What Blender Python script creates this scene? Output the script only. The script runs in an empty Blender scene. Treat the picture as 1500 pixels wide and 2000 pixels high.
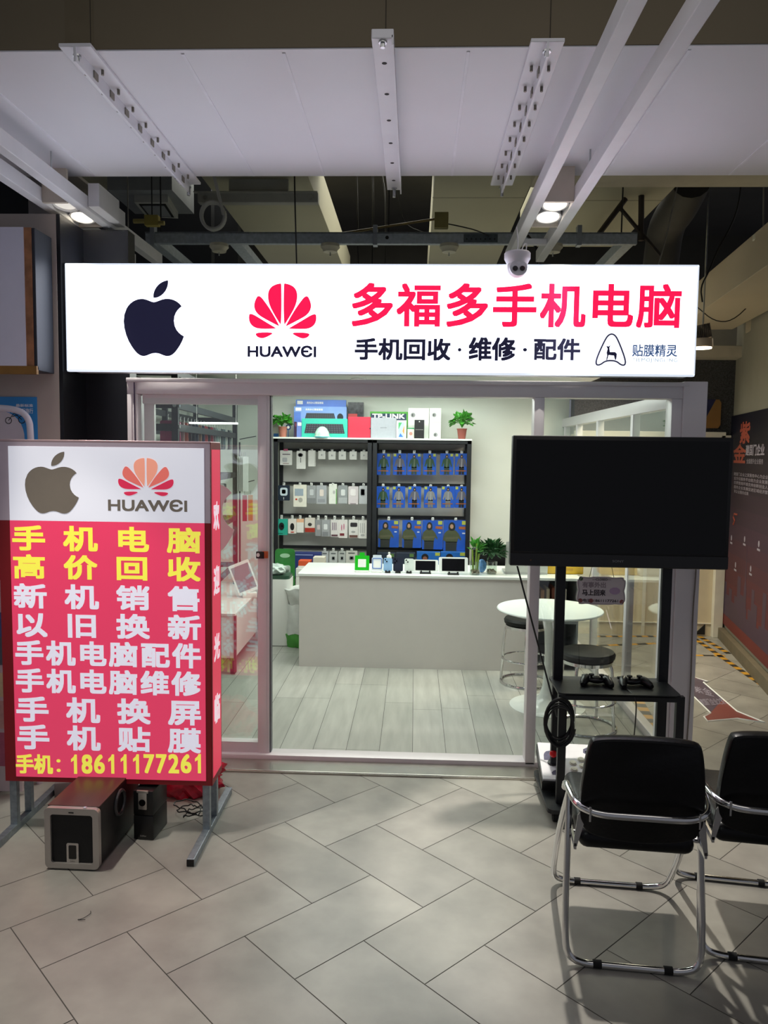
import bpy, bmesh, math, random
from mathutils import Vector, Matrix, Euler
random.seed(7)
D = bpy.data
SC = bpy.context.scene
COL = SC.collection
R = math.radians

# ------------------------------------------------------------------ camera
FPX, CAMH, CAMD = 1500.0, 1.718, 4.126
cam = D.objects.new('camera', D.cameras.new('camera')); COL.objects.link(cam)
cam.data.sensor_fit = 'VERTICAL'; cam.data.sensor_height = 32.0; cam.data.sensor_width = 24.0
cam.data.lens = 32.0*FPX/2000.0
cam.data.clip_start = .05
CR = Matrix.Rotation(R(2.25), 3, 'Z') @ Matrix.Rotation(R(90-4.4), 3, 'X') @ Matrix.Rotation(R(.7), 3, 'Z')
CP = Vector((0, -CAMD, CAMH))
cam.matrix_world = Matrix.Translation(CP) @ CR.to_4x4()
SC.camera = cam

# ------------------------------------------------------------------ light
w = D.worlds.new('world'); SC.world = w; w.use_nodes = True
w.node_tree.nodes['Background'].inputs[0].default_value = (.86, .88, 1.0, 1)
w.node_tree.nodes['Background'].inputs[1].default_value = .175
SC.view_settings.view_transform = 'Standard'; SC.view_settings.look = 'None'
SC.view_settings.gamma = 1; SC.view_settings.use_curve_mapping = False
SC.view_settings.exposure = 0.0
SC.cycles.use_denoising = True
SC.cycles.max_bounces = 10; SC.cycles.transparent_max_bounces = 16

def area(name, loc, sx, sy, power, col=(1, 1, 1), rot=(0, 0, 0), spread=180):
    l = D.lights.new(name, 'AREA'); l.shape = 'RECTANGLE'; l.size = sx; l.size_y = sy
    l.energy = power; l.color = col; l.spread = R(spread)
    o = D.objects.new(name, l); COL.objects.link(o); o.location = loc; o.rotation_euler = rot
    return o
area('shop_panel_light', (-.2, 1.5, 2.33), 2.2, 1.5, 54, (.92, 1.0, .92))
area('shop_panel_light', (-.3, 2.85, 2.33), 2.0, .3, 18, (.92, 1.0, .92))
area('corridor_light', (2.15, 2.2, 2.6), .8, 1.2, 37, (1.0, .86, .64), (0, R(28), 0), 120)
area('void_fill', (-.2, 2.6, 4.35), 3.2, 2.0, 75, (1.0, .98, .86))  # unseen fill added over the void to brighten the ducts
area('mall_fill', (.2, -2.6, 3.6), 2.6, 1.0, 9, (1.0, .95, .9))  # unseen fill added behind the camera to make up for the dimmer sign

# ------------------------------------------------------------------ helpers
def ray(x, y): return CR @ Vector(((x-750)/FPX, -(y-1000)/FPX, -1))
def pY(x, y, Y):
    d = ray(x, y); return CP + d*((Y-CP.y)/d.y)
def pZ(x, y, Z=0.0):
    d = ray(x, y); return CP + d*((Z-CP.z)/d.z)
def bb(x0, y0, x1, y1, Y):
    cx, cy = (x0+x1)/2, (y0+y1)/2
    return pY(x0, cy, Y).x, pY(x1, cy, Y).x, pY(cx, y1, Y).z, pY(cx, y0, Y).z

def lin(h):
    h = h.lstrip('#'); c = [int(h[i:i+2], 16)/255 for i in (0, 2, 4)]
    return tuple((v/12.92 if v <= .04045 else ((v+.055)/1.055)**2.4) for v in c) + (1,)
MC = {}
def M(name, col='#808080', rough=.5, metal=0.0, var=.06, scale=9.0, bump=0.0, emit=0.0, ecol=None, spec=.5, stretch=None, coat=0.0):
    if name in MC: return MC[name]
    m = D.materials.new(name); m.use_nodes = True; nt = m.node_tree; N = nt.nodes; L = nt.links
    b = N['Principled BSDF']; c = lin(col) if isinstance(col, str) else tuple(col)+(1,)
    b.inputs['Base Color'].default_value = c; b.inputs['Roughness'].default_value = rough
    b.inputs['Metallic'].default_value = metal; b.inputs['Specular IOR Level'].default_value = spec
    if coat: b.inputs['Coat Weight'].default_value = coat
    if var or bump:
        tc = N.new('ShaderNodeTexCoord'); src = tc.outputs['Object']
        if stretch:
            mp = N.new('ShaderNodeMapping'); mp.inputs['Scale'].default_value = stretch
            L.new(src, mp.inputs['Vector']); src = mp.outputs['Vector']
        n = N.new('ShaderNodeTexNoise'); n.inputs['Scale'].default_value = scale; n.inputs['Detail'].default_value = 5
        L.new(src, n.inputs['Vector'])
        if var:
            r = N.new('ShaderNodeValToRGB'); r.color_ramp.elements[0].position = .3; r.color_ramp.elements[1].position = .7
            r.color_ramp.elements[0].color = tuple(max(0, v*(1-var)) for v in c[:3])+(1,)
            r.color_ramp.elements[1].color = tuple(min(1, v*(1+var)) for v in c[:3])+(1,)
            L.new(n.outputs['Fac'], r.inputs['Fac']); L.new(r.outputs['Color'], b.inputs['Base Color'])
        if bump:
            bp = N.new('ShaderNodeBump'); bp.inputs['Strength'].default_value = bump; bp.inputs['Distance'].default_value = .01
            L.new(n.outputs['Fac'], bp.inputs['Height']); L.new(bp.outputs['Normal'], b.inputs['Normal'])
    if emit:
        b.inputs['Emission Color'].default_value = (lin(ecol) if ecol else c); b.inputs['Emission Strength'].default_value = emit
    MC[name] = m; return m
def glass(name, tint=(.97, .99, .98), refl=1.0):
    if name in MC: return MC[name]
    m = D.materials.new(name); m.use_nodes = True; nt = m.node_tree; N = nt.nodes; L = nt.links
    N.remove(N['Principled BSDF'])
    t = N.new('ShaderNodeBsdfTransparent'); t.inputs[0].default_value = tint+(1,)
    g = N.new('ShaderNodeBsdfGlossy'); g.inputs['Roughness'].default_value = .0
    g.inputs[0].default_value = (refl, refl, refl, 1)
    ge = N.new('ShaderNodeNewGeometry'); dp = N.new('ShaderNodeVectorMath'); dp.operation = 'DOT_PRODUCT'
    L.new(ge.outputs['Incoming'], dp.inputs[0]); L.new(ge.outputs['Normal'], dp.inputs[1])
    def mth(op, a, v=None):
        n = N.new('ShaderNodeMath'); n.operation = op; L.new(a, n.inputs[0]) if v is None or op != 'SUBTRACT' else L.new(a, n.inputs[1])
        if v is not None: n.inputs[0 if op == 'SUBTRACT' else 1].default_value = v
        return n.outputs[0]
    f_ = mth('ADD', mth('MULTIPLY', mth('POWER', mth('SUBTRACT', mth('ABSOLUTE', dp.outputs['Value']), 1.0), 5.0), .7), .07)
    x = N.new('ShaderNodeMixShader'); L.new(f_, x.inputs[0]); L.new(t.outputs[0], x.inputs[1]); L.new(g.outputs[0], x.inputs[2])
    L.new(x.outputs[0], N['Material Output'].inputs[0]); MC[name] = m; return m

class B:
    def __init__(s): s.bm = bmesh.new()
    def _mi(s, n0, mi):
        s.bm.faces.ensure_lookup_table()
        for f in s.bm.faces[n0:]: f.material_index = mi
    def box(s, x0, x1, y0, y1, z0, z1, bev=0, mi=0, rot=None, seg=2):
        n0 = len(s.bm.faces)
        t = bmesh.new()
        bmesh.ops.create_cube(t, size=1)
        bmesh.ops.scale(t, vec=(abs(x1-x0), abs(y1-y0), abs(z1-z0)), verts=t.verts)
        if bev: bmesh.ops.bevel(t, geom=t.edges[:], offset=bev, segments=seg, affect='EDGES', profile=.5)
        if rot is not None: bmesh.ops.transform(t, matrix=rot.to_matrix().to_4x4(), verts=t.verts)
        bmesh.ops.translate(t, vec=((x0+x1)/2, (y0+y1)/2, (z0+z1)/2), verts=t.verts)
        s._merge(t, mi); return s
    def _merge(s, t, mi=0):
        t.verts.index_update(); vm = [s.bm.verts.new(v.co) for v in t.verts]
        for f in t.faces:
            try:
                g = s.bm.faces.new([vm[v.index] for v in f.verts]); g.material_index = mi
            except ValueError: pass
        t.free()
    def ring(s, pts, mi=0):
        vs = [s.bm.verts.new(p) for p in pts]
        f = s.bm.faces.new(vs); f.material_index = mi; return f
    def tube(s, pts, r, seg=10, closed=False, mi=0, flat=None):
        pts = [Vector(p) for p in pts]; n = len(pts); rings = []; up = None
        rs = r if isinstance(r, (list, tuple)) else [r]*n
        for i, p in enumerate(pts):
            a = pts[(i-1) % n] if (closed or i > 0) else p
            b = pts[(i+1) % n] if (closed or i < n-1) else p
            t = (b-a).normalized()
            if up is None:
                up = Vector((0, 0, 1)) if abs(t.z) < .9 else Vector((1, 0, 0))
            u = up - t*up.dot(t)
            if u.length < 1e-5: u = t.orthogonal()
            u.normalize(); v = t.cross(u); up = u
            rr = rs[i]
            rings.append([s.bm.verts.new(p + (u*math.cos(2*math.pi*k/seg)+v*math.sin(2*math.pi*k/seg))*rr) for k in range(seg)])
        m = n if closed else n-1
        for i in range(m):
            A, C = rings[i], rings[(i+1) % n]
            for k in range(seg):
                f = s.bm.faces.new((A[k], A[(k+1) % seg], C[(k+1) % seg], C[k])); f.material_index = mi
        if not closed:
            f = s.bm.faces.new(rings[0][::-1]); f.material_index = mi
            f = s.bm.faces.new(rings[-1]); f.material_index = mi
        return s
    def cyl(s, p0, p1, r, r2=None, seg=20, mi=0): return s.tube([p0, p1], [r, r if r2 is None else r2], seg, mi=mi)
    def lathe(s, prof, c=(0, 0, 0), seg=28, mi=0):
        c = Vector(c); rings = []
        for r, z in prof:
            rings.append([s.bm.verts.new(c+Vector((max(r, 1e-4)*math.cos(2*math.pi*k/seg), max(r, 1e-4)*math.sin(2*math.pi*k/seg), z))) for k in range(seg)])
        for i in range(len(rings)-1):
            for k in range(seg):
                f = s.bm.faces.new((rings[i][k], rings[i][(k+1) % seg], rings[i+1][(k+1) % seg], rings[i+1][k])); f.material_index = mi
        f = s.bm.faces.new(rings[0][::-1]); f.material_index = mi
        f = s.bm.faces.new(rings[-1]); f.material_index = mi
        return s
    def prism(s, pts, y0, y1, mi=0):          # outline in x,z pushed along y
        a = [s.bm.verts.new((x, y0, z)) for x, z in pts]; b = [s.bm.verts.new((x, y1, z)) for x, z in pts]; n = len(pts)
        fs = [s.bm.faces.new(a), s.bm.faces.new(b[::-1])]
        for i in range(n): fs.append(s.bm.faces.new((a[i], b[i], b[(i+1) % n], a[(i+1) % n])))
        for f in fs: f.material_index = mi
        return s
    def zprism(s, pts, z0, z1, mi=0):         # outline in x,y pushed along z
        a = [s.bm.verts.new((x, y, z0)) for x, y in pts]; b = [s.bm.verts.new((x, y, z1)) for x, y in pts]; n = len(pts)
        fs = [s.bm.faces.new(a[::-1]), s.bm.faces.new(b)]
        for i in range(n): fs.append(s.bm.faces.new((a[i], a[(i+1) % n], b[(i+1) % n], b[i])))
        for f in fs: f.material_index = mi
        return s
    def sph(s, c, r, sc=(1, 1, 1), seg=20, mi=0):
        t = bmesh.new(); bmesh.ops.create_uvsphere(t, u_segments=seg, v_segments=max(8, seg//2), radius=r)
        bmesh.ops.scale(t, vec=sc, verts=t.verts); bmesh.ops.translate(t, vec=c, verts=t.verts); s._merge(t, mi); return s
    def xf(s, m): bmesh.ops.transform(s.bm, matrix=m, verts=s.bm.verts); return s
    def build(s, name, mats, parent=None, loc=(0, 0, 0), rz=0, smooth=True, fix=True):
        me = D.meshes.new(name)
        if fix: bmesh.ops.recalc_face_normals(s.bm, faces=s.bm.faces)
        s.bm.to_mesh(me); s.bm.free()
        for m in (mats if isinstance(mats, (list, tuple)) else [mats]): me.materials.append(m)
        if smooth:
            me.shade_smooth(); me.set_sharp_from_angle(angle=R(38))
        o = D.objects.new(name, me); COL.objects.link(o); o.location = loc; o.rotation_euler = (0, 0, rz)
        if parent: o.parent = parent
        return o
def thing(name, label, cat, loc=(0, 0, 0), rz=0, group=None):
    o = D.objects.new(name, None); COL.objects.link(o); o.location = loc; o.rotation_euler = (0, 0, rz)
    o.empty_display_size = .05
    return tag(o, label, cat, group)
def tag(o, label, cat, group=None):
    o['label'] = label; o['category'] = cat
    if group: o['group'] = group
    return o
def struct(name, bld, mats, parent=None, smooth=False, **k):
    o = bld.build(name, mats, parent, smooth=smooth, **k)
    if parent is None: o['kind'] = 'structure'
    return o
def dup(root, loc=None, rz=None, label=None):
    r = root.copy(); COL.objects.link(r)
    if loc: r.location = loc
    if rz is not None: r.rotation_euler = (0, 0, rz)
    if label: r['label'] = label
    for ch in list(root.children):
        c = ch.copy(); COL.objects.link(c); c.parent = r
        for g in ch.children:
            d = g.copy(); COL.objects.link(d); d.parent = c
    return r
def chaikin(p, n=2, closed=True):
    for _ in range(n):
        q = []
        for i in range(len(p) if closed else len(p)-1):
            a, b = p[i], p[(i+1) % len(p)]
            q += [tuple(.75*u+.25*v for u, v in zip(a, b)), tuple(.25*u+.75*v for u, v in zip(a, b))]
        if not closed: q = [p[0]]+q+[p[-1]]
        p = q
    return p
def rrect(x0, x1, z0, z1, r, n=5):
    o = []
    for cx, cz, a in ((x1-r, z1-r, 0), (x0+r, z1-r, 90), (x0+r, z0+r, 180), (x1-r, z0+r, 270)):
        for k in range(n+1):
            t = R(a+90*k/n); o.append((cx+r*math.cos(t), cz+r*math.sin(t)))
    return o
def ell(cx, cz, rx, rz, n=24): return [(cx+rx*math.cos(2*math.pi*k/n), cz+rz*math.sin(2*math.pi*k/n)) for k in range(n)]
def glyphs(s, bold=0.0, space=1.0, ext=.0):
    cu = D.curves.new('lettering', 'FONT'); cu.body = s; cu.size = 1; cu.offset = bold; cu.space_character = space
    cu.extrude = ext; cu.resolution_u = 4
    o = D.objects.new('lettering', cu); COL.objects.link(o)
    dg = bpy.context.evaluated_depsgraph_get()
    me = D.meshes.new_from_object(o.evaluated_get(dg)); D.objects.remove(o); D.curves.remove(cu)
    return me
def text(name, s, x0, x1, z0, z1, y, mat, parent=None, bold=0.0, space=1.0, keep=False, face=-1, loc=None, label=None):
    """lettering fitted into the box x0..x1, z0..z1 on the plane y, read from -y"""
    me = glyphs(s, 0, space); vs = me.vertices
    ax, bx = min(v.co.x for v in vs), max(v.co.x for v in vs); az, bz = min(v.co.y for v in vs), max(v.co.y for v in vs)
    kx, kz = (x1-x0)/(bx-ax), (z1-z0)/(bz-az)
    if keep: kx = kz = min(kx, kz)
    cx, cz = (x0+x1)/2, (z0+z1)/2
    base = [((v.co.x-(ax+bx)/2)*kx, (v.co.y-(az+bz)/2)*kz) for v in vs]; pol = [tuple(p.vertices) for p in me.polygons]
    sh = [(0, 0)]+([(dx_*bold, dz_*bold) for dx_ in (-1, 0, 1) for dz_ in (-1, 0, 1) if dx_ or dz_] if bold else [])
    gk = min(kx, kz); V = []; F = []; nb = len(base); fx = 1-2*bold*gk/(x1-x0); fz = 1-2*bold*gk/(z1-z0)
    for i, (dx, dz) in enumerate(sh):
        V += [(cx+X*fx+dx*gk, y-i*1e-5, cz+Z*fz+dz*gk) for X, Z in base]
        F += [tuple(q+i*nb for q in p) for p in pol]
    D.meshes.remove(me)
    if space > 1.5:      # widely spaced characters: one mesh each
        n = len(s); cw = (x1-x0)/(2*n-1); pitch = (x1-x0-cw)/(n-1)
        for c_ in range(n):
            fs = [f for f in F if round((sum(V[i][0] for i in f)/len(f)-x0-cw/2)/pitch) == c_]
            if not fs: continue
            ids = sorted({i for f in fs for i in f}); mp = {i: k for k, i in enumerate(ids)}
            m2 = D.meshes.new('character'); m2.from_pydata([V[i] for i in ids], [], [tuple(mp[i] for i in f) for f in fs]); m2.materials.append(mat)
            o = D.objects.new('character', m2); COL.objects.link(o); o.parent = parent
        return o
    me = D.meshes.new(name); me.from_pydata(V, [], F)
    me.name = name; me.materials.clear(); me.materials.append(mat)
    o = D.objects.new(name, me); COL.objects.link(o)
    if parent: o.parent = parent
    if loc: o.location = loc
    if label: o['label'] = label
    return o
def svg(path, n=6):
    import re
    tk = re.findall(r'[MmcCzl]|-?\d*\.?\d+', path); i = 0; cur = (0, 0); out = []; poly = []; cmd = ''
    while i < len(tk):
        if tk[i].isalpha():
            cmd = tk[i]; i += 1
            if cmd == 'z': out.append(poly); poly = []; continue
        if cmd == 'M':
            cur = (float(tk[i]), float(tk[i+1])); i += 2; poly = [cur]; cmd = 'c'
        else:
            q = [float(t) for t in tk[i:i+6]]; i += 6
            p = [cur]+[(cur[0]+q[j], cur[1]+q[j+1]) for j in (0, 2, 4)]
            for k in range(1, n+1):
                t = k/n; u = 1-t
                poly.append(tuple(u**3*p[0][a]+3*u*u*t*p[1][a]+3*u*t*t*p[2][a]+t**3*p[3][a] for a in (0, 1)))
            cur = p[3]
    if poly: out.append(poly)
    return out
APPLE = svg("M12.152 6.896c-.948 0-2.415-1.078-3.96-1.04-2.04 .027-3.91 1.183-4.961 3.014-2.117 3.675-.546 9.103 1.519 12.09 1.013 1.454 2.208 3.09 3.792 3.039 1.52 -.065 2.09 -.987 3.935 -.987 1.831 0 2.35 .987 3.96 .948 1.637 -.026 2.676 -1.48 3.676 -2.948 1.156 -1.688 1.636 -3.325 1.662 -3.415 -.039 -.013 -3.182 -1.221 -3.22 -4.857 -.026 -3.04 2.48 -4.494 2.597 -4.559 -1.429 -2.09 -3.623 -2.324 -4.39 -2.376 -2 -.156 -3.675 1.09 -4.61 1.09z M15.53 3.83c.843 -1.012 1.4 -2.427 1.245 -3.83 -1.207 .052 -2.662 .805 -3.532 1.818 -.78 .896 -1.454 2.338 -1.273 3.714 1.338 .104 2.715 -.688 3.559 -1.701z")
def apple(x0, x1, z0, z1, y, parent, mat, name='apple_emblem', t=.0006):
    b = B()
    for p in APPLE:
        if (p[0][0]-p[-1][0])**2+(p[0][1]-p[-1][1])**2 < 1e-4: p = p[:-1]
        b.prism([(x0+(x-2.3)/19.5*(x1-x0), z1-y_/24*(z1-z0)) for x, y_ in p], y-t, y)
    return b.build(name, mat, parent, smooth=False)
PET = [[(6, 184), (10, 186), (33, 182), (58, 170), (71, 145), (66, 105), (43, 65), (10, 20), (8, 20), (5, 70), (5, 130)],
       [(113, 143), (133, 115), (136, 85), (118, 60), (78, 40), (14, 12), (16, 16), (38, 52), (73, 100)],
       [(156, 70), (162, 45), (153, 20), (128, 5), (93, 2), (28, 4), (29, 5), (83, 32)],
       [(132, -12), (123, -30), (98, -37), (73, -30), (35, -11)]]
def petals(x0, x1, z0, z1, y, parent, mats, name='petal_emblem', t=.0006):
    b = B(); cx = (x0+x1)/2; kx = (x1-x0)/324; kz = (z1-z0)/221
    for i, p in enumerate(PET):
        for s in (1, -1):
            q = [(cx+s*x*kx, z0+(z+37)*kz) for x, z in p]
            b.prism(chaikin(q, 2), y-t, y, mi=min(i, len(mats)-1))
    return b.build(name, mats, parent, smooth=False)
ORD = ['first', 'second', 'third', 'fourth', 'fifth', 'sixth', 'seventh', 'eighth', 'ninth', 'tenth', 'eleventh', 'twelfth', 'thirteenth', 'fourteenth', 'fifteenth', 'sixteenth', 'seventeenth', 'eighteenth', 'nineteenth', 'twentieth']

# ------------------------------------------------------------------ materials
white_alu = M('white_aluminium', '#e2dde0', .32, 0, .02)
white_paint = M('white_paint', '#e6e6e8', .45, 0, .03)
wallwhite = M('shop_wall_paint', '#e2e6de', .7, 0, .02, 3)
black_metal = M('black_powder_coat', '#1b1d21', .45, .2, .1)
black_plastic = M('black_plastic', '#0b0b0c', .4, 0, .05)
black_gloss = M('black_gloss', '#030304', .12, 0, 0)
chrome = M('chrome', '#dcdcdc', .12, 1, .02)
galv = M('galvanised_steel', '#8f98a0', .45, .75, .18, 40)
steel = M('brushed_steel', '#b9bcbc', .3, .9, .08, 30)
rubber = M('rubber', '#0d0d0d', .8, 0, .05)
leather = M('black_leather', '#060609', .36, 0, .15, 60, .12, spec=.32)
card_white = M('white_card', '#e6e5df', .55, 0, .03)
paper = M('white_paper', '#eeeeea', .6, 0, .02)
ink = M('black_ink', '#18181a', .5, 0, 0)
clear = glass('window_glass')

# ------------------------------------------------------------------ floor of the mall: herringbone tiles, real joints
def floor_mall():
    T = [M('floor_tile_%s' % k, c, .34, 0, .17, 5, 0, spec=.45) for k, c in (('a', '#95918a'), ('b', '#8e8b84'), ('c', '#99968e'), ('d', '#928f87'))]
    gm = M('tile_joint', '#55524d', .9)
    b = B(); b.ring([(-5, -4.6, -.0015), (5, -4.6, -.0015), (5, 4.6, -.0015), (-5, 4.6, -.0015)], 4)
    s = .42426/2; g = .006; rnd = random.Random(3)
    def quad(a0, a1, b0, b1):
        e = g
        pts = [(a0+e, b0+e), (a1-e, b0+e), (a1-e, b1-e), (a0+e, b1-e)]
        P = []
        for a, bb_ in pts:
            v = bb_-.27; P.append(((a-v)*s, (a+v)*s, 0))
        if all(x < -4.9 or x > 4.9 or y < -4.5 or y > 4.5 for x, y, z in P): return
        if min(p[0] for p in P) > 4.5 or max(p[0] for p in P) < -4.5 or min(p[1] for p in P) > 4.2 or max(p[1] for p in P) < -4.4: return
        if all(-1.5 < p[0] < 1.3 and p[1] > .1 for p in P): return
        b.ring(P, rnd.randrange(4))
    for i in range(-24, 25):
        for j in range(-24, 25):
            k = (i+j) % 4
            if k == 0: quad(i, i+2, j, j+1)
            elif k == 2: quad(i, i+1, j, j+2)
    return struct('floor', b, T+[gm], fix=False)
floor_mall()

def floor_shop():
    W = [M('floor_plank_%s' % k, c, .38, 0, .12, 7, 0, stretch=(3, .35, 3)) for k, c in (('a', '#a9aaa3'), ('b', '#b0b0a9'), ('c', '#a2a39c'))]
    b = B(); b.box(-2.1, 1.44, .0, 3.5, -.01, .002, mi=3)
    pw = .192; rnd = random.Random(5); x = -2.1; n = 0
    while x < 1.44:
        y = .0 - rnd.random()*1.1
        while y < 3.5:
            y0, y1 = max(y, 0.0), min(y+1.25, 3.5)
            if y1-y0 > .02:
                b.ring([(x+.0012, y0+.0012, .004), (min(x+pw, 1.44)-.0012, y0+.0012, .004), (min(x+pw, 1.44)-.0012, y1-.0012, .004), (x+.0012, y1-.0012, .004)], rnd.randrange(3))
            y += 1.25
        x += pw; n += 1
    return struct('floor_shop', b, W+[M('plank_joint', '#3c3b38', .9)], fix=False)
floor_shop()

# ------------------------------------------------------------------ shop shell
struct('wall_back', B().box(-2.16, 1.5, 3.5, 3.58, 0, 2.4), wallwhite)
struct('wall_left', B().box(-2.2, -2.1, .3, 3.5, 0, 2.4), wallwhite)
sc_ = M('shop_ceiling', '#cfd2cc', .8, 0, .02)
struct('ceiling_shop', B().box(-2.16, 1.5, .16, 3.56, 2.35, 2.42), sc_)
# mall walls
beige = M('beige_wall_paint', '#b9b0a2', .7, 0, .05, 4)
struct('wall_mall_left', B().box(-4.6, -1.83, -.22, .3, 0, 2.9), M('left_column_paint', '#b4aaa2', .7, 0, .06, 4))
blackp = M('black_wall_panel', '#14151b', .35, 0, .08)
b = B(); b.box(-1.83, -1.565, .06, .16, 0, 2.9); b.box(-1.83, -1.81, -.215, .06, 0, 2.9)
struct('wall_black', b, blackp)
struct('wall_black_upper', B().box(-3.4, -1.46, 2.2, 2.3, 2.42, 4.4), M('dark_void_paint', '#22242b', .7, 0, .1))
struct('wall_column_left', B().box(-2.24, -2.09, .32, .47, 2.6, 4.4), M('upper_column_paint', '#b8b2b4', .7, 0, .05))
struct('wall_dark_left', B().box(-4.6, -1.6, 1.9, 2.0, 2.42, 4.4), M('dark_void_paint', '#22242b', .7, 0, .1))
darkv = M('dark_void', '#3c3a36', .9, 0, .15, 3)
struct('wall_far', B().box(-4.6, 5, 5.6, 5.8, 2.42, 4.6), darkv)
struct('ceiling', B().box(-5, 5.2, -4.6, 5.8, 4.4, 4.6), M('dark_slab', '#34322f', .9, 0, .12, 3))

# big bulkhead over the walkway: brown vertical face, white board soffit
brown = M('bulkhead_face', '#756b56', .75, 0, .05, 2)
soff = M('soffit_board', '#ebebf0', .5, 0, .02, 2)
struct('wall_bulkhead', B().box(-5, 5, -1.425, -1.395, 3.085, 4.4), brown)
b = B(); b.box(-5, 5, -1.42, -.225, 3.08, 3.10)
struct('ceiling_soffit', b, soff)
struct('wall_bulkhead_rear', B().box(-5, 5, -.25, -.225, 3.10, 3.16), M('bulkhead_rear', '#55544e', .8))
b = B()
for x in (-3.3, -2.75, -2.2, -1.62, -.82, -.47, .16, .9, 1.5, 2.05, 2.6):
    b.box(x-.006, x+.006, -1.40, -.232, 3.077, 3.081, bev=.001)
struct('trim_soffit_battens', b, M('soffit_batten', '#eeeef4', .5))
b = B()
for x in (-1.13, -.12, .43): b.box(x-.0015, x+.0015, -1.4262, -1.424, 3.10, 4.4)
for x in (-1.17, ): b.box(x-.05, x+.05, -1.4258, -1.424, 3.10, 4.4, mi=1)
struct('trim_bulkhead_joints', b, [M('joint_dark', '#3f392e', .8), M('joint_strip', '#706650', .8)])

# storefront frame in white aluminium
b = B()
b.box(-1.56, 1.43, .0, .10, 2.02, 2.10, bev=.004)
b.box(-1.56, 1.43, -.012, .11, 2.083, 2.105, bev=.003)
b.box(-1.56, -1.50, .0, .10, .0, 2.02, bev=.004)
b.box(1.345, 1.40, .0, .10, .0, 2.02, bev=.004)
b.box(.628, .682, .0, .09, .02, 2.02, bev=.004)
b.box(-1.50, 1.345, .0, .10, .0, .035, bev=.003)
b.box(-1.535, -1.528, -.006, .0, .0, 2.02); b.box(-1.515, -1.509, -.006, .0, .0, 2.02)
struct('trim_storefront_frame', b, white_alu, smooth=True)
struct('trim_corner_post', B().box(1.40, 1.525, -.01, .115, .0, 2.11, bev=.004), white_alu)
b = B(); b.box(-1.5, -.85, .032, .037, .09, 2.0)
struct('window_1', b, clear)
b = B(); b.box(.682, 1.345, .045, .05, .035, 2.02)
struct('window_2', b, clear)
# sliding door leaf parked behind the left pane
dr = D.objects.new('door_1', None); COL.objects.link(dr); dr['kind'] = 'structure'; dr.location = (-1.16, .06, 0)
b = B(); b.box(.305, .37, -.03, .03, .03, 2.02, bev=.004); b.box(.318, .357, -.034, -.03, .03, 2.02, bev=.001)
b.box(-.33, -.272, -.0, .03, .03, 2.02, bev=.004); b.box(-.33, .31, -.028, .03, .03, .095, bev=.004); b.box(-.33, .31, -.02, .03, 1.97, 2.02, bev=.003)
struct('door_frame', b, white_alu, dr, smooth=True)
struct('door_pane', B().box(-.28, .31, .012, .017, .09, 1.98), clear, dr)
struct('door_seal', B().box(.37, .378, -.02, .025, .03, 2.02), M('grey_seal', '#6d7076', .6), dr)
# threshold plate
b = B(); b.box(-1.56, .69, -.15, .0, .0, .012, bev=.004); b.box(-1.56, .69, -.158, -.15, .0, .008)
struct('trim_threshold', b, M('polished_threshold', '#bab6ae', .26, .9, .08))

# right side glass partition running back from the corner post
b = B()
for y in (1.09, 2.07, 2.85, 3.40): b.box(1.44, 1.49, y-.028, y+.028, .0, 2.05, bev=.003)
b.box(1.435, 1.495, .115, 3.5, 1.99, 2.07, bev=.003); b.box(1.435, 1.495, .115, 3.5, 0, .055, bev=.003)
struct('trim_side_partition', b, white_alu, smooth=True)
struct('window_3', B().box(1.444, 1.449, .115, 3.5, .055, 1.99), clear)

# corridor on the right
a0, a1 = Vector((2.98, 3.26, 0)), Vector((2.36, -.1, 0))
dv = (a1-a0); ang = math.atan2(dv.y, dv.x); Lc = dv.length
def cor(u, off, z): return a0 + dv.normalized()*u + Vector((-dv.normalized().y, dv.normalized().x, 0))*off + Vector((0, 0, z))
def corbox(b, u0, u1, o0, o1, z0, z1, mi=0):
    P = [cor(u, o, z) for z in (z0, z1) for u, o in ((u0, o0), (u1, o0), (u1, o1), (u0, o1))]
    vs = [b.bm.verts.new(p) for p in P]
    for q in ((0, 3, 2, 1), (4, 5, 6, 7), (0, 1, 5, 4), (1, 2, 6, 5), (2, 3, 7, 6), (3, 0, 4, 7)):
        f = b.bm.faces.new([vs[k] for k in q]); f.material_index = mi
    return b
b = B(); corbox(b, 0, Lc, 0, .2, 0, 3.05)
struct('wall_corridor_right', b, M('corridor_wall', '#8c887a', .75, 0, .05, 4))
b = B(); corbox(b, .05, Lc, -.06, 0, 0, .10)
struct('baseboard_right', b, M('corridor_kerb', '#6d6350', .7, 0, .1))
struct('wall_corridor_end', B().box(1.5, 3.2, 3.26, 3.4, 0, 1.92), M('corridor_end_panel', '#d8c9ab', .55, 0, .03))
stone = M('dark_stone', '#3a3a3b', .55, 0, .7, 110)
struct('wall_stone', B().box(1.5, 2.99, 3.25, 3.42, 1.92, 2.62), stone)
struct('trim_corridor_head', B().box(.9, 4.2, 3.02, 3.45, 2.62, 2.72), M('corridor_head_board', '#b5ac99', .7))
struct('wall_corridor_upper', B().box(1.3, 4.2, 3.42, 3.5, 2.6, 3.2), M('upper_wall', '#8f897b', .8, 0, .05))
b = B()
b.box(2.86, 2.95, 3.20, 3.26, 0, 1.92, bev=.004); b.box(1.5, 2.9, 3.20, 3.26, 1.86, 1.95, bev=.004); b.box(2.2, 2.23, 3.245, 3.26, .0, 1.9); b.box(1.5, 2.9, 3.246, 3.26, .12, .128)
struct('trim_corridor_end', b, M('corridor_end_frame', '#e3dccb', .5))
struct('trim_corridor_notch', B().prism([(2.70, .02), (2.80, .02), (2.80, .12)], 3.235, 3.247), ink)

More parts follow.
